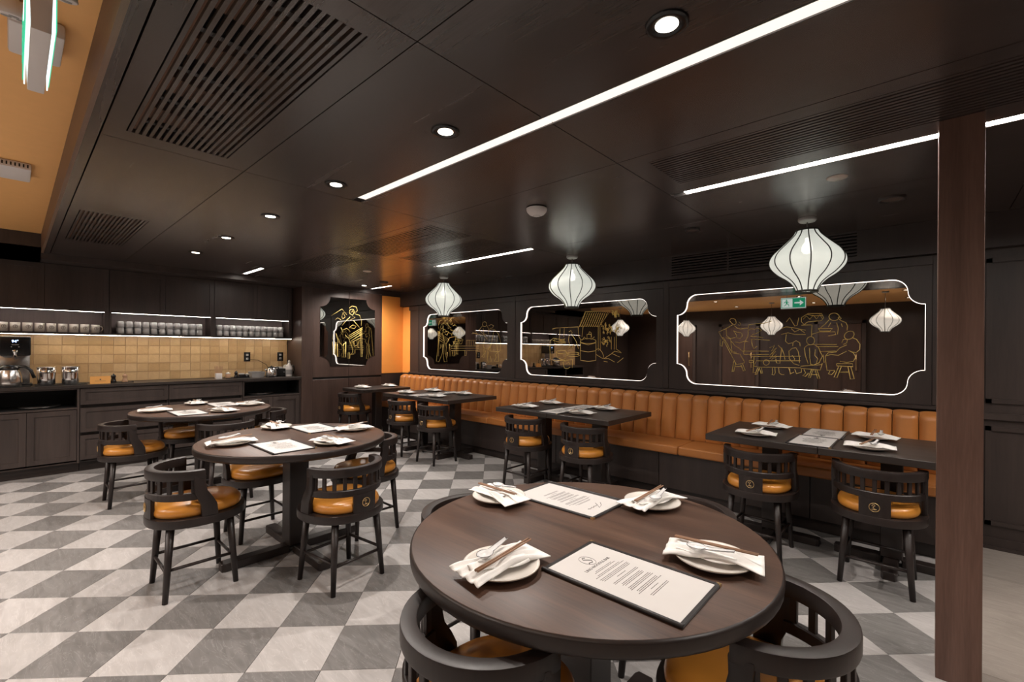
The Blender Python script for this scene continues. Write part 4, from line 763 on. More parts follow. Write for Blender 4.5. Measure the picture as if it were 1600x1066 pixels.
# ------------------------------------------------------------------ tables
def star_base(par, arm):
    for k in range(4):
        part('foot', ('foot', arm), lambda: MB().prism([(.05,-.038),(arm-.02,-.038),(arm,-.03),(arm,.03),(arm-.02,.038),(.05,.038)], 0.0, .05), M['edge'], par, bevel=.004, seg=1, rot=(0,0,k*PI/2))
def round_table(x, y, label, rr=.572):
    t = thing('round_table', label, 'table', (x, y, 0), 0, 'round tables on the checkered floor')
    part('tabletop', ('rt', rr), lambda: MB().lathe([(.0001,.706),(rr-.010,.706),(rr-.004,.715),(rr-.004,.7475),(rr-.007,.750),(.0001,.750)], 72, cap=False), M['top'], t)
    part('edge_band', ('re', rr), lambda: MB().lathe([(rr-.030,.7045),(rr-.008,.7055),(rr-.001,.713),(rr,.722),(rr,.741),(rr-.0015,.7465),(rr-.0055,.7495)], 72, cap=False), M['edge'], t)
    part('column', 'rcol', lambda: MB().box(-.062,-.062,.05,.062,.062,.706), M['edge'], t, bevel=.004, seg=1)
    part('top_plate', 'rtp', lambda: MB().box(-.25,-.03,.686,.25,.03,.706).box(-.03,-.25,.686,.03,.25,.706), M['edge'], t)
    star_base(t, .44); return t
T1, T2, T3 = (-.832, 1.272), (-3.147, 1.285), (-5.235, 1.262)
round_table(*T1, 'round walnut table nearest the camera, cut by the bottom of the view', .566)
round_table(*T2, 'round walnut table in the middle of the checkered floor, left half of the view')
round_table(*T3, 'farthest round walnut table, in front of the back counter')
def bench_table(x0, x1, label, group=None):
    cx = (x0+x1)/2; w = (x1-x0)/2
    t = thing('bench_table', label, 'table', (cx, 3.768, 0), 0, 'rectangular tables along the banquette')
    obj('tabletop', MB().box(-w+.001,-.401,.706,w-.001,.40,.750), M['btop'], t, bevel=.003, seg=1)
    part('column', 'bcol', lambda: MB().box(-.055,-.055,.05,.055,.055,.706), M['edge'], t, bevel=.004, seg=1)
    part('top_plate', 'btp', lambda: MB().box(-.22,-.03,.688,.22,.03,.706).box(-.03,-.28,.688,.03,.28,.706), M['edge'], t)
    star_base(t, .30)
bench_table(-1.19, -.505, 'dark bench table at the near end, left of the pair beside the column')
bench_table(-.505, .178, 'dark bench table partly hidden behind the wooden column')
bench_table(-3.32, -2.65, 'left table of the middle dark pair along the banquette')
bench_table(-2.65, -1.985, 'right table of the middle dark pair along the banquette')
bench_table(-5.45, -4.77, 'left table of the far dark pair along the banquette')
bench_table(-4.77, -4.09, 'right table of the far dark pair along the banquette')
bench_table(-6.58, -5.97, 'single dark bench table in the back corner by the tall cabinet')
# ------------------------------------------------------------------ chairs
def sup(rx, ry, e=.90, n=44):
    o = []
    for i in range(n):
        a = 2*PI*i/n; c, s = math.cos(a), math.sin(a)
        o.append((rx*math.copysign(abs(c)**e, c)+.010, ry*math.copysign(abs(s)**e, s)))
    return o
def upath(rx, ry, a0, a1, n=28, x0=.0): return [(x0+rx*math.cos(R(a0+(a1-a0)*i/n)), ry*math.sin(R(a0+(a1-a0)*i/n))) for i in range(n+1)]
def cushion():
    rings = [(1.0-.08,.430),(1.0-.02,.436),(1.008,.448),(1.012,.462),(.995,.475),(.95,.487),(.80,.496),(.55,.501),(.28,.503)]
    b = MB(); n = 44; vs = []; fs = []
    o = sup(.212,.190,.80)
    for s, z in rings: vs += [(.010+(x-.010)*s, y*s, z) for x, y in o]
    vs.append((.010,0,.5035))
    for k in range(len(rings)-1):
        fs += [(k*n+i, k*n+(i+1)%n, (k+1)*n+(i+1)%n, (k+1)*n+i) for i in range(n)]
    m = len(rings)-1; fs += [(m*n+i, m*n+(i+1)%n, len(vs)-1) for i in range(n)]
    fs.append(tuple(reversed(range(n))))
    b.add(vs, fs, True); return b
def armpost(s):
    Mp = Matrix(((1,0,0,0),(0,0,1,s*.208-.014),(0,1,0,0),(0,0,0,1)))
    q = [(-.055,.655),(.003,.655),(.001,.61),(.010,.57),(.036,.53),(.056,.49),(.062,.43),(-.015,.43),(-.022,.50),(-.048,.56)]
    if s < 0: pass
    return MB().prism(q, 0, .028, Mp)
def leg(sx, sy):
    return MB().cyl((sx*.165, sy*.163, 0), (sx*.138, sy*.134, .398), .0135, .0205, 14)
def chair(x, y, deg, label, group):
    t = thing('barrel_chair', label, 'chair', (x, y, 0), R(deg), group)
    part('seat_frame', 'c_sf', lambda: MB().prism(sup(.238,.228), .386, .432), M['chair'], t, bevel=.006, seg=2)
    c = part('seat_cushion', 'c_cu', cushion, M['seat'], t)
    part('piping', 'c_pi', lambda: MB().tube([(.010+(x_-.010)*.985, y_*.985, .469) for x_, y_ in sup(.212,.190,.80)], .003, 5, closed=True), M['seat'], c)
    part('top_rail', 'c_tr', lambda: MB().band(upath(.206,.204,90,270), .637, .687, .042), M['chair'], t, bevel=.007, seg=2)
    part('middle_rail', 'c_mr', lambda: MB().band(upath(.210,.204,97,263), .528, .566, .024), M['chair'], t, bevel=.004, seg=1)
    for s in (1, -1): part('arm_post', ('c_ap', s), lambda: armpost(s), M['chair'], t, bevel=.005, seg=2)
    sp = part('back_splat', 'c_bs', lambda: MB().band(upath(.2155,.210,161,199,8), .430, .535, .020), M['chair'], t)
    Me = Matrix(((0,0,-1,-.2265),(1,0,0,0),(0,1,0,.485),(0,0,0,1)))
    part('emblem', 'c_em', lambda: MB().tube([tuple(Me @ Vector((.0235*math.cos(a*PI/12),.0235*math.sin(a*PI/12),0))) for a in range(24)], .0021, 5, closed=True).tube([tuple(Me @ Vector((u*.0012,v*.0012,0))) for u,v in ((9,5),(7,10),(1,12),(-3,8),(1,4),(5,0),(2,-5),(-4,-9),(-9,-8),(-2,-11),(6,-9),(10,-11))], .0021, 5), M['brass'], sp)
    for k in range(11):
        a = R(104+k*15.2)
        part('spindle', 'c_sp', lambda: MB().box(-.007,-.011,.560,.007,.010,.648), M['chair'], t, bevel=.002, seg=1, loc=(.208*math.cos(a), .204*math.sin(a), 0), rot=(0,0,a))
    for sx in (1,-1):
        for sy in (1,-1): part('leg', ('c_lg', sx, sy), lambda: leg(sx, sy), M['chair'], t)
    for sy in (1,-1): part('stretcher', ('c_s1', sy), lambda: MB().cyl((.154,sy*.151,.165),(-.154,sy*.151,.165),.0085,n=10), M['chair'], t)
    part('stretcher', 'c_s2', lambda: MB().cyl((.155,.152,.150),(.155,-.152,.150),.0085,n=10), M['chair'], t)
    part('stretcher', 'c_s3', lambda: MB().cyl((-.155,.152,.150),(-.155,-.152,.150),.0085,n=10), M['chair'], t)
    return t
G1, G2, G3 = 'chairs around the nearest round table', 'chairs around the middle round table', 'chairs around the farthest round table'
GB = 'chairs facing the banquette'
chair(-.825, .825, 90, 'dark barrel chair at the bottom edge of the view, its curved rail nearest the camera', G1)
chair(-.335, 1.325, 180, 'dark barrel chair at the right of the nearest round table, cut by the bottom edge', G1)
chair(-1.375, 1.29, 0, 'barrel chair behind the left rim of the nearest round table, only its rail showing', G1)
chair(-.77, 1.86, 270, 'barrel chair behind the nearest round table on its bench side, rail peeping over the rim', G1)
chair(-3.12, .710, 90, 'barrel chair seen sideways at the left front of the middle round table', G2)
chair(-2.565, 1.315, 187, 'barrel chair with its emblem back to the camera, right front of the middle round table', G2)
chair(-3.12, 1.79, 270, 'barrel chair behind the right rim of the middle round table, towards the banquette', G2)
chair(-3.645, 1.22, 0, 'barrel chair tucked under the middle round table, only its amber seat showing', G2)
chair(-5.18, .715, 90, 'barrel chair seen sideways at the left of the farthest round table', G3)
chair(-4.665, 1.29, 180, 'barrel chair between the middle and farthest round tables, rail curving above the middle tabletop', G3)
chair(-5.25, 1.80, 270, 'barrel chair right of the farthest round table, beside the low cupboard doors', G3)
chair(-5.73, 1.22, 0, 'barrel chair on the counter side of the farthest round table, amber seat under the tabletop', G3)
chair(-.85, 3.44, 90, 'left barrel chair at the near end bench table, behind the nearest round table', GB)
chair(-.215, 3.44, 90, 'right barrel chair at the near end bench table, beside the wooden column', GB)
chair(-2.93, 3.42, 90, 'left barrel chair of the middle bench table pair', GB)
chair(-2.25, 3.42, 90, 'right barrel chair of the middle bench table pair', GB)
chair(-5.02, 3.43, 90, 'left barrel chair of the far bench table pair', GB)
chair(-4.36, 3.42, 90, 'right barrel chair of the far bench table pair', GB)
chair(-6.33, 3.42, 90, 'barrel chair at the single corner table, in front of the tall cabinet', GB)
# ------------------------------------------------------------------ place settings
ZT = .7505
def napkin(sd):
    rnd = random.Random(sd); ph = rnd.random()*6; k1 = 2.6+rnd.random(); tw = rnd.uniform(-.25,.25)
    L, Wd = .262+rnd.uniform(-.01,.01), .132
    def fn(u, v):
        x = (u-.5)*L; w = Wd*(.62+.38*abs(2*u-1)**1.4); y = (v-.5)*w + tw*(u-.5)*.09
        e = max(0, abs(x)-.075)/.056
        z = .022+.0075*math.sin(k1*2*PI*(v-.1)+ph+1.2*u)*(1-.35*e)+.004*math.cos(3.3*PI*u)-.010*e*e+.006*(1-e)*(1-(2*v-1)**2)
        return (x, y, max(z+.003, .0205))
    b = MB(); b.grid(fn, 26, 26)
    def fn2(u, v):
        x = (u-.62)*L*.62; w = Wd*(.42+.3*u); y = (v-.5)*w+.006*math.sin(5*u+ph)
        z = .0315+.0045*math.sin(2*PI*(v*1.6+u*.8)+ph)-.006*(2*v-1)**2
        return (x, y, z)
    b.grid(fn2, 18, 18)
    return b
def spoon_fn(u, v):
    if 1:
        q = 2*v-1
        if u < .42:
            k = u/.42; w = .0215*math.sin(min(1, k*1.02)*PI*.86+.22)**.7; x = -.062+k*.052; d = .013*math.sin(PI*min(1,k*.92+.08))
        else:
            k = (u-.42)/.58; w = .0100-.0030*k; x = -.010+k*.072; d = .0045
        z = .005+(.010*max(0,(u-.42)/.58)**1.2)-d*(1-q*q)+.004
        return (x, q*w, z)
def spoon():
    b = MB(); b.grid(spoon_fn, 30, 8); return b
def spoon_rim():
    p = [spoon_fn(i/30, 0) for i in range(31)]+[spoon_fn(1-i/30, 1) for i in range(31)]
    return MB().tube([(x,y,z+.0012) for x,y,z in p], .0007, 4, closed=True)
NS = 0
def setting(x, y, napdeg, stickdeg, where, spoon_off=.03, r=.105, detail=True, fl=1):
    global NS; NS += 1
    gp = 'place settings'
    t = thing('dinner_plate', 'cream dinner plate, ' + where, 'plate', (x, y, ZT), 0, 'dinner plates')
    part('dish', ('pl', r), lambda: MB().lathe([(.0001,0),(r*.52,0),(r*.60,.001),(r*.93,.013),(r,.018),(r*.995,.0205),(r*.93,.017),(r*.60,.006),(.0001,.005)], 48, cap=False), M['ceramic'], t)
    part('rim_line', ('pr', r), lambda: MB().tube([(r*.994*math.cos(2*PI*i/48), r*.994*math.sin(2*PI*i/48), .0195) for i in range(48)], .0011, 4, closed=True), M['rim'], t)
    sd = NS % 7
    n = part('napkin', ('np', sd), lambda: napkin(sd), M['linen'], None, solid=.0022, loc=(x, y, ZT), rot=(0,0,R(napdeg)))
    tag(n, 'white folded napkin, ' + where, 'napkin', 'folded napkins')
    a = R(stickdeg); nx, ny = -math.sin(a), math.cos(a)
    for q, s in enumerate((-.0042, .0042)):
        o = part('chopstick', 'cst', lambda: MB().cyl((-.1125,0,0),(.1125,0,0),.0036,.0024,8), M['stick'], None, loc=(x+nx*(s+.012*fl), y+ny*(s+.012*fl), ZT+.0450), rot=(0,R(-2),a+(.006 if q else -.004)))
        tag(o, 'wooden chopstick %s the spoon, ' % ('nearer' if (q == 0) == (fl > 0) else 'farther from') + where, 'chopstick', 'chopsticks, ' + where)
    o = part('soup_spoon', 'spn', spoon, M['spoon'], None, solid=.002, loc=(x-nx*spoon_off*fl, y-ny*spoon_off*fl, ZT+.0375), rot=(0,0,a+.06))
    part('rim_line', 'spr', spoon_rim, M['cover'], o)
    tag(o, 'translucent dark-rimmed spoon, ' + where, 'spoon', 'soup spoons')
for (cx, cy), nm in ((T1, 'nearest round table'), (T2, 'middle round table'), (T3, 'farthest round table')):
    setting(cx-.026, cy-.375, 82, 94, 'front left of the ' + nm, .030, fl=-1)
    setting(cx-.435, cy+.035, -6, -6, 'back left of the ' + nm, .028, fl=-1)
    setting(cx+.045, cy+.392, 80, 90, 'back right of the ' + nm, .028)
    setting(cx+.385, cy+.062, 14, 3, 'front right of the ' + nm, .030)
for xs, nm in (((-.90,-.262),'near end bench tables'),((-3.07,-2.39),'middle bench tables'),((-5.17,-4.52),'far bench tables')):
    setting(xs[0], 3.545, 8, 80, 'chair side, left end of the ' + nm)
    setting(xs[0]+.0, 3.985, -5, 95, 'wall side, left end of the ' + nm)
    setting(xs[1], 3.545, 4, 78, 'chair side, right end of the ' + nm)
    setting(xs[1], 3.985, -8, 88, 'wall side, right end of the ' + nm)
setting(-6.30, 3.545, 10, 12, 'chair side of the single corner table')
setting(-6.28, 3.985, -4, 5, 'wall side of the single corner table')
# ------------------------------------------------------------------ menus
def frame_mb():
    b = MB().box(-.122,-.194,0,.122,.194,.0032)
    for q in ((-.122,-.194,-.110,.194),(.110,-.194,.122,.194),(-.122,-.194,.122,-.183),(-.122,.183,.122,.194)): b.box(q[0],q[1],.003,q[2],q[3],.0058)
    b.tube([(-.121,-.194,.005),(-.121,.194,.005)], .0058, 8)
    return b
def print_mb():
    rnd = random.Random(3); b = MB(); y = .075
    for blk, n in ((.05,2),(.075,2),(.072,3),(.028,1),(.07,2),(.066,3),(.07,3),(.066,3),(.028,1),(.05,2)):
        for i in range(n):
            w = blk*rnd.uniform(.72,1.0); x = -w
            while x < w:
                e = min(w, x+rnd.uniform(.004,.013)); b.box(x, y, .0044, e, y+.0016, .0046); x = e+.0014
            y -= .0052
        y -= .0062
    return b
def logo_mb():
    b = MB(); z = .0046
    b.tube([(.020*math.cos(2*PI*i/20), .128+.026*math.sin(2*PI*i/20), z) for i in range(20)], .0006, 4, closed=True)
    b.tube([(.008,.142,z),(.000,.146,z),(-.006,.138,z),(.002,.130,z),(.010,.120,z),(.002,.112,z),(-.010,.116,z),(-.014,.110,z)], .0013, 4)
    t_ = text_mb('LING NOODLE BAR', .0135, Matrix.Translation((0,.094,.0045)), .0002); b.add(t_.v, t_.f)
    return b
def script_mb():
    b = MB(); z = .0046
    b.tube([(-.045,.120,z),(-.02,.140,z),(.010,.150,z),(-.012,.128,z),(-.022,.112,z)], .0009, 4)
    b.tube([(-.010,.126,z),(.004,.132,z),(.012,.126,z),(.022,.134,z),(.030,.127,z),(.044,.134,z),(.054,.128,z)], .0009, 4)
    return b
def menu(x, y, deg, label, logo=True):
    t = thing('menu', label, 'menu', (x, y, ZT), R(deg), 'menus on the tables')
    part('cover', 'mn_c', frame_mb, M['cover'], t, bevel=.0012, seg=1)
    p = part('page', 'mn_p', lambda: MB().box(-.1095,-.1825,.0032,.1095,.1825,.0043), M['paper'], t)
    part('printed_lines', 'mn_t', print_mb, M['ink'], p)
    if logo: part('logo_print', 'mn_l', logo_mb, M['ink'], p)
    else: part('script_print', 'mn_s', script_mb, M['ink'], p)
    for sx in (-1,1):
        for sy in (-1,1):
            if sx < 0: continue
            part('corner_cap', ('mn_cc', sx, sy), lambda: MB().prism([(sx*.1228,sy*.1948),(sx*.110,sy*.1948),(sx*.1228,sy*.182)] if sx*sy > 0 else [(sx*.1228,sy*.1948),(sx*.1228,sy*.182),(sx*.110,sy*.1948)], -.0002, .0066), M['brass'], t)
for (cx, cy), nm in ((T1, 'nearest round table'), (T2, 'middle round table'), (T3, 'farthest round table')):
    menu(cx+.252, cy-.182, 90, 'black framed menu with round logo at the front of the ' + nm)
    menu(cx-.232, cy+.225, -90, 'black framed menu upside down to the camera at the back of the ' + nm, False)
for cx, nm in ((-.56, 'near end bench tables'), (-2.66, 'middle bench tables'), (-4.82, 'far bench tables')):
    menu(cx, 3.575, 0, 'black framed menu at the chair side of the ' + nm)
    menu(cx+.01, 3.968, 180, 'black framed menu at the wall side of the ' + nm)
# ------------------------------------------------------------------ things on the counter
ZC = .9325
def lathe_part(name, key, prof, mat, par, n=28, loc=None, rot=None): return part(name, key, lambda: MB().lathe(prof, n, cap=False), mat, par, loc=loc, rot=rot)
# coffee brewer
t = thing('coffee_brewer', 'coffee brewer with glossy black head and blue temperature display, on the counter', 'coffee machine', (-7.06, .025, ZC))
obj('base', MB().box(-.15,-.115,0,.10,.125,.025), M['blackg'], t, bevel=.006)
obj('rear_column', MB().box(-.15,-.108,.025,-.055,.108,.33), M['steel'], t, bevel=.004)
obj('head', MB().box(-.15,-.112,.315,.09,.112,.512), M['blackg'], t, bevel=.014, seg=3)
My = Matrix(((0,0,1,.0905),(1,0,0,0),(0,1,0,0),(0,0,0,1)))
obj('display_digits', text_mb('94°', .036, My @ Matrix.Translation((0,.462,0)), .0008), M['display'], t)
obj('button_marks', MB().box(.0895,-.03,.402,.0912,-.022,.41).box(.0895,.022,.402,.0912,.03,.41).box(.0895,-.025,.425,.0912,.025,.431), M['grey'], t)
obj('spout', MB().lathe([(.022,.375),(.020,.352),(.012,.330),(.014,.300)], 18, Matrix.Translation((.094,0,0))), M['chrome'], t)
t = thing('coffee_carafe', 'ribbed steel coffee carafe with black lid and handle, below the brewer', 'carafe', (-6.86, -.015, ZC+.0005))
obj('drip_mat', MB().box(-.085,-.115,0,.085,.15,.006), M['black'], t, bevel=.002)
rib = MB(); vs = []; prof = [(.074,.006),(.086,.016),(.092,.050),(.089,.100),(.076,.155),(.066,.176)]
n = 48; fs = []
for r_, z in prof: vs += [(r_*(1+.012*math.cos(12*2*PI*i/n))*math.cos(2*PI*i/n), r_*(1+.012*math.cos(12*2*PI*i/n))*math.sin(2*PI*i/n), z) for i in range(n)]
for k in range(len(prof)-1): fs += [(k*n+i,k*n+(i+1)%n,(k+1)*n+(i+1)%n,(k+1)*n+i) for i in range(n)]
rib.add(vs, fs, True); obj('body', rib, M['steel'], t)
obj('lid', MB().lathe([(.070,.172),(.075,.184),(.072,.204),(.045,.220),(.0001,.226)], 28), M['blackg'], t)
obj('handle', MB().tube([(.02,.05,.205),(.02,.11,.205),(.02,.150,.165),(.02,.175,.085)], .014, 8), M['blackg'], t)
# two glass pitchers on a tray
t = thing('serving_tray', 'black tray under the two steel pitchers', 'tray', (-6.93, .355, ZC))
obj('board', MB().box(-.11,-.19,0,.12,.205,.008), M['black'], t, bevel=.002)
for y, lab in ((.250,'left steel water pitcher beside the coffee carafe'), (.432,'right steel water pitcher on the tray, nearer the amber card')):
    t = thing('water_pitcher', lab, 'pitcher', (-6.92, y, ZC+.0085), 0, 'steel pitchers on the tray')
    lathe_part('body', 'pit', [(.062,0),(.067,.004),(.070,.06),(.073,.12),(.076,.182),(.073,.182),(.066,.07),(.060,.010),(.0001,.008)], M['chrome'], t, 36)
    lathe_part('rim', 'pitr', [(.0745,.180),(.078,.183),(.0745,.187),(.072,.183),(.0745,.180)], M['steel'], t, 36)
    part('handle', 'pith', lambda: MB().tube([(0,.073,.165),(0,.102,.158),(0,.108,.105),(0,.090,.045),(0,.069,.038)], .0075, 8), M['glass'], t, rot=(0,0,R(50)))
    part('spout', 'pits', lambda: MB().prism([(-.02,-.070),(.02,-.070),(0,-.094)], .155, .183), M['chrome'], t, rot=(0,0,R(70)))
# amber card
t = thing('tent_card', 'amber folded card with small emblem standing on the counter', 'card', (-6.86, .668, ZC))
obj('front_leaf', MB().box(0,-.085,0,.002,.085,.078, Matrix.Rotation(-.10,4,'Y')), M['card'], t)
obj('back_leaf', MB().box(-.035,-.085,0,-.033,.085,.078, Matrix.Translation((.014,0,0)) @ Matrix.Rotation(.16,4,'Y')), M['card'], t)
My2 = Matrix.Rotation(-.10,4,'Y') @ Matrix(((0,0,1,.0022),(1,0,0,0),(0,1,0,0),(0,0,0,1)))
em = MB(); em.lathe([(.007,0),(.007,.0006)], 16, My2 @ Matrix.Translation((0,.047,0)))
for k in range(9): em.box(-.045+k*.010, .028, 0, -.037+k*.010, .031, .0006, My2)
obj('print', em, M['ink'], t)
def mill(x, y, mat, lab, hgt=.095):
    t = thing('pepper_mill', lab, 'mill', (x, y, ZC+.0065))
    s = hgt/.095
    lathe_part('body', ('mb', mat.name, hgt), [(.0001,0),(.028*s,0),(.029*s,.008*s),(.022*s,.030*s),(.018*s,.048*s),(.021*s,.056*s)], mat, t, 20)
    lathe_part('head', ('mh', mat.name, hgt), [(.020*s,.057*s),(.024*s,.066*s),(.021*s,.080*s),(.010*s,.088*s),(.006*s,.092*s),(.007*s,.097*s),(.0001,.100*s)], mat, t, 20)
t = thing('condiment_tray', 'small black tray under the two mills right of the amber card', 'tray', (-6.93, .85, ZC)); obj('board', MB().box(-.05,-.11,0,.05,.11,.006), M['black'], t, bevel=.002); obj('tray_rim', MB().box(-.05,-.11,.006,.05,-.106,.010).box(-.05,.106,.006,.05,.11,.010), M['black'], t)
mill(-6.92, .785, M['blackg'], 'black mill beside the amber card')
mill(-6.92, .885, M['cork'], 'pale wooden mill on the small tray, right of the black mill')
# right end of the counter
t = thing('stirrer_cup', 'white cup of wooden stirrers on the counter', 'cup', (-6.93, 1.83, ZC))
obj('cup', MB().box(-.03,-.035,0,.03,.035,.072).box(-.027,-.032,.07,.027,.032,.073), M['white'], t, bevel=.004)
for k in range(6):
    part('stirrer', ('stir',), lambda: MB().box(-.002,-.004,.03,.002,.004,.165), M['cork'], t, loc=(-.015+.006*k, -.018+.007*k, 0), rot=(.10-.045*k, .05*(k-3)*.6, 0))
t = thing('condiment_tray', 'long black tray under the small jars and mill near the right end', 'tray', (-6.92, 2.03, ZC)); obj('board', MB().box(-.055,-.135,0,.055,.16,.006), M['black'], t, bevel=.002); obj('tray_rim', MB().box(.051,-.135,.006,.055,.16,.010), M['black'], t)
t = thing('glass_jar', 'small pale lidded jar on the long black tray', 'jar', (-6.91, 1.935, ZC+.0065))
obj('body', MB().lathe([(.0001,0),(.026,0),(.029,.01),(.029,.045),(.024,.055)], 22), M['cork'], t); obj('lid', MB().lathe([(.026,.056),(.028,.060),(.026,.070),(.010,.074),(.008,.080),(.0001,.082)], 22), M['ceramic'], t)
mill(-6.91, 2.03, M['blackg'], 'black mill on the long tray, near the stirrer cup', .09)
for k, (y, lab) in enumerate(((2.105,'dark sugar caddy left of the grey bin'),(2.172,'small dark lidded jar on the long tray, against the grey bin'))):
    t = thing('sugar_caddy', lab, 'caddy', (-6.94, y, ZC+.0065))
    if k == 0:
        obj('box', MB().box(-.03,-.042,0,.03,.042,.045), M['blackg'], t, bevel=.004); pk = MB()
        for q in range(5): pk.box(-.02+.009*q, -.03, .04, -.016+.009*q, .03, .058)
        obj('packets', pk, M['paper'], t)
    else:
        obj('body', MB().lathe([(.0001,0),(.026,0),(.030,.012),(.024,.036)], 18), M['blackg'], t); obj('lid', MB().lathe([(.025,.036),(.020,.048),(.006,.052),(.0001,.058)], 18), M['grey'], t)
t = thing('storage_bin', 'grey plastic bin beside the kettle', 'bin', (-6.96, 2.30, ZC))
obj('bin', MB().add([(-.06,-.075,0),(.06,-.075,0),(.06,.075,0),(-.06,.075,0),(-.075,-.085,.078),(.075,-.085,.078),(.075,.085,.078),(-.075,.085,.078)], [(3,2,1,0),(0,1,5,4),(1,2,6,5),(2,3,7,6),(3,0,4,7)]), M['grey'], t, solid=.003)
obj('lip', MB().tube([(-.075,-.085,.078),(.075,-.085,.078),(.075,.085,.078),(-.075,.085,.078)], .004, 6, closed=True), M['grey'], t)
t = thing('electric_kettle', 'small steel electric kettle with black lid near the counter end', 'kettle', (-6.88, 2.465, ZC))
obj('power_base', MB().lathe([(.0001,0),(.07,0),(.072,.010),(.064,.014)], 28), M['blackg'], t)
obj('body', MB().lathe([(.064,.014),(.070,.02),(.072,.05),(.062,.10),(.050,.128),(.046,.134)], 32), M['steel'], t)
obj('lid', MB().lathe([(.048,.133),(.046,.142),(.020,.150),(.010,.152),(.010,.160),(.0001,.162)], 28), M['blackg'], t)
obj('handle', MB().tube([(.01,.045,.135),(.01,.085,.140),(.01,.098,.105),(.01,.082,.045)], .008, 8), M['blackg'], t)
obj('spout', MB().cyl((0,-.055,.088),(0,-.088,.118),.014,.009,12), M['steel'], t)
t = thing('toaster', 'black box toaster with white paper on top, right of the kettle', 'toaster', (-7.0, 2.612, ZC))
obj('body', MB().box(-.085,-.07,.006,.085,.07,.115), M['black'], t, bevel=.010, seg=3)
obj('paper_stack', MB().box(-.06,-.058,.1155,.06,.03,.14), M['paper'], t, bevel=.002)
obj('lever', MB().box(.0855,.025,.06,.096,.045,.07), M['grey'], t)
obj('foot', MB().box(-.07,-.055,0,-.055,-.04,.006).box(.055,-.055,0,.07,-.04,.006).box(-.07,.04,0,-.055,.055,.006).box(.055,.04,0,.07,.055,.006), M['black'], t)
t = thing('cleaning_bottle', 'white plastic bottle with narrow neck at the counter end', 'bottle', (-6.90, 2.712, ZC))
obj('body', MB().lathe([(.0001,0),(.043,0),(.046,.006),(.046,.12),(.040,.145),(.020,.172),(.014,.20)], 28), M['white'], t)
obj('cap', MB().lathe([(.015,.200),(.016,.215),(.012,.235),(.0001,.237)], 20), M['ceramic'], t)
obj('label_print', MB().lathe([(.0465,.03),(.0465,.10)], 28, cap=False), M['grey'], t)
t = thing('thermal_jug', 'white jug with black curved handle in the corner behind the bottle', 'jug', (-7.08, 2.745, ZC))
obj('body', MB().lathe([(.0001,0),(.045,0),(.048,.01),(.050,.09),(.040,.15),(.030,.165),(.0001,.17)], 28), M['ceramic'], t)
obj('handle', MB().tube([(.10,.035,.165),(.12,.055,.150),(.125,.062,.09),(.11,.05,.03)], .007, 8).tube([(.02,.035,.160),(.10,.035,.165)], .006, 6), M['blackg'], t)
for y, lab in ((2.268,'black wall outlet above the grey bin, kettle cord plugged in'),(2.718,'black wall outlet at the right end of the tiled wall')):
    t = thing('wall_outlet', lab, 'outlet', (XT+.001, y, 1.215), 0, 'black outlets on the tiles')
    part('plate', 'ol', lambda: MB().box(0,-.042,-.066,.006,.042,.066), M['blackg'], t, bevel=.003)
    part('socket', 'os', lambda: MB().box(.0055,-.016,.012,.008,.016,.042), M['grey'], t, bevel=.002, loc=(0,0,0))
    part('socket', 'os', lambda: MB().box(.0055,-.016,.012,.008,.016,.042), M['grey'], t, bevel=.002, loc=(0,0,-.054))
tag(obj('power_cord', MB().tube([(XT+.009,2.27,1.19),(XT+.03,2.29,1.18),(XT+.05,2.40,1.165),(-7.11,2.48,1.10),(-7.05,2.50,1.0),(-7.0,2.49,.938),(-6.975,2.47,.937)], .0035, 6), M['black']), 'black cord from the outlet down to the kettle', 'cord')
tag(obj('power_cord', MB().tube([(XT+.009,2.72,1.19),(XT+.03,2.735,1.14),(XT+.04,2.735,1.02),(-7.17,2.70,.938),(-7.08,2.64,.938)], .0035, 6), M['black']), 'thin cord from the right outlet down to the toaster', 'cord')
# trays inside the niches
for x, y, lab in ((-6.93,.20,'stack of dark trays inside the left open niche'),(-6.93,2.34,'stack of dark trays inside the right open niche')):
    t = thing('tray_stack', lab, 'trays', (x, y, .6975), 0, 'dark trays in the open niches')
    for k in range(3): part('tray', 'nt', lambda: MB().lathe([(.0001,0),(.135,0),(.155,.010),(.157,.013),(.134,.004),(.0001,.004)], 30, cap=False), M['alu'], t, loc=(0, .006*(k-1), .0045*k))
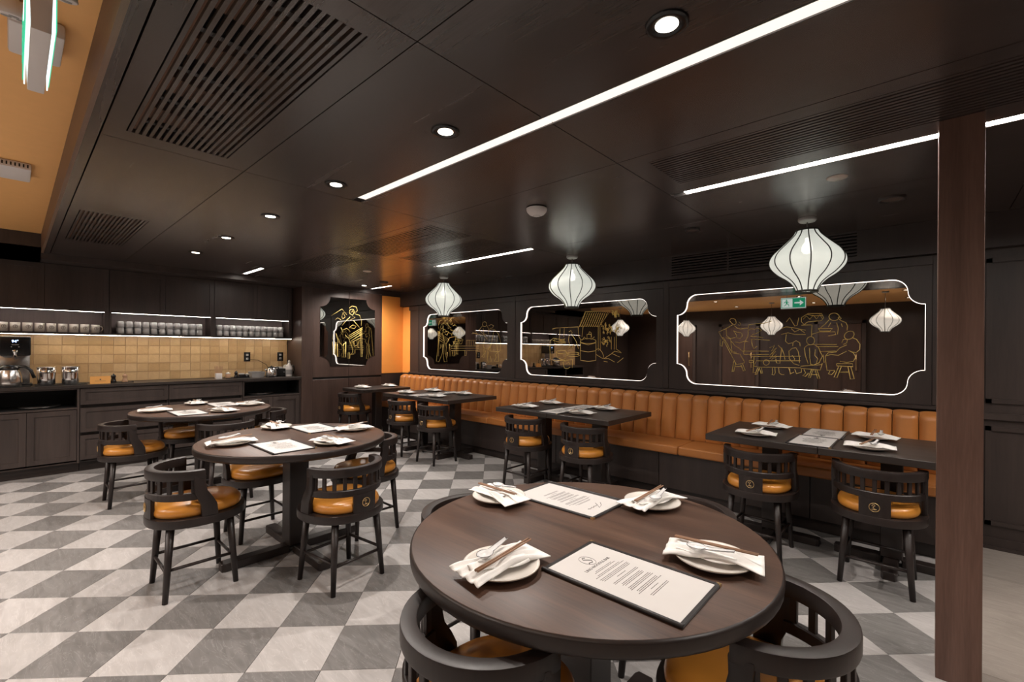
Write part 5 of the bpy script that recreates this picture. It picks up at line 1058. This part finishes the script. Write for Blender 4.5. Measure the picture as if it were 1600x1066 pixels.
# mugs
def mug_parts(t, ha):
    lathe_part('body', 'mug', [(.0001,0),(.033,0),(.037,.004),(.0385,.05),(.038,.094),(.0355,.094),(.0355,.012),(.0001,.008)], M['mug'], t, 30)
    part('handle', 'mugh', lambda: MB().tube([(0,.036,.076),(0,.056,.074),(0,.064,.05),(0,.055,.026),(0,.036,.022)], .0050, 7), M['mug'], t, rot=(0,0,ha))
    part('emblem', 'muge', lambda: MB().tube([(.0395*math.cos(.42*math.cos(a*PI/8)+.15), .0395*math.sin(.42*math.cos(a*PI/8)+.15), .05+.0175*math.sin(a*PI/8)) for a in range(16)], .0016, 4, closed=True).tube([(.0395*math.cos(q), .0395*math.sin(q), .05+z) for q, z in ((.30,.006),(.20,.011),(.08,.006),(.20,-.001),(.10,-.008),(.28,-.009))], .0020, 4), M['ink'], t)
ords = ['first', 'second', 'third', 'fourth', 'fifth', 'sixth', 'seventh', 'eighth', 'ninth']
ys = [-.065+.0888*k for k in range(9)]
for k, y in enumerate(ys):
    t = thing('coffee_mug', 'cream mug with dark round emblem, ' + ords[8-k] + ' from the right on the open shelf' if k < 8 else 'cream mug at the right end of the mug row, its handle showing', 'mug', (-7.115+random.uniform(-.006,.006), y, 1.5025), random.uniform(-.12,.12)+(0 if k < 8 else 0), 'cream mugs on the open shelf'); mug_parts(t, R(75) if k < 8 else 0)
# tumblers
ORDN = ords+['tenth','last']
def tumbler(x, y, z, lab, grp, up):
    k = 'tmu' if up else 'tmd'
    o = part('glass_tumbler', k, lambda: MB().lathe([(.0001,.072),(.026,.072),(.030,.069),(.033,.045),(.035,.0),(.0325,.0),(.030,.045),(.027,.060),(.0001,.062)] , 16, cap=False), M['tglass'], None, loc=(x, y, z), rot=(0,0,random.random()))
    tag(o, lab, 'glass', grp)
for y0, n, nm in ((.865, 11, 'middle open shelf'), (1.878, 11, 'right open shelf')):
    g = MB(); 
    for lvl in (0, 1):
        for row in (0, 1):
            for k in range(n):
                tumbler(-7.085-.076*row, y0+.0785*k, 1.5025+.0745*lvl, 'clear tumbler, %s from the left, %s layer, %s row, %s' % (ORDN[k], ('lower','upper')[lvl], ('front','rear')[row], nm), 'tumblers, %s layer %s row, %s' % (('lower','upper')[lvl], ('front','rear')[row], nm), False)
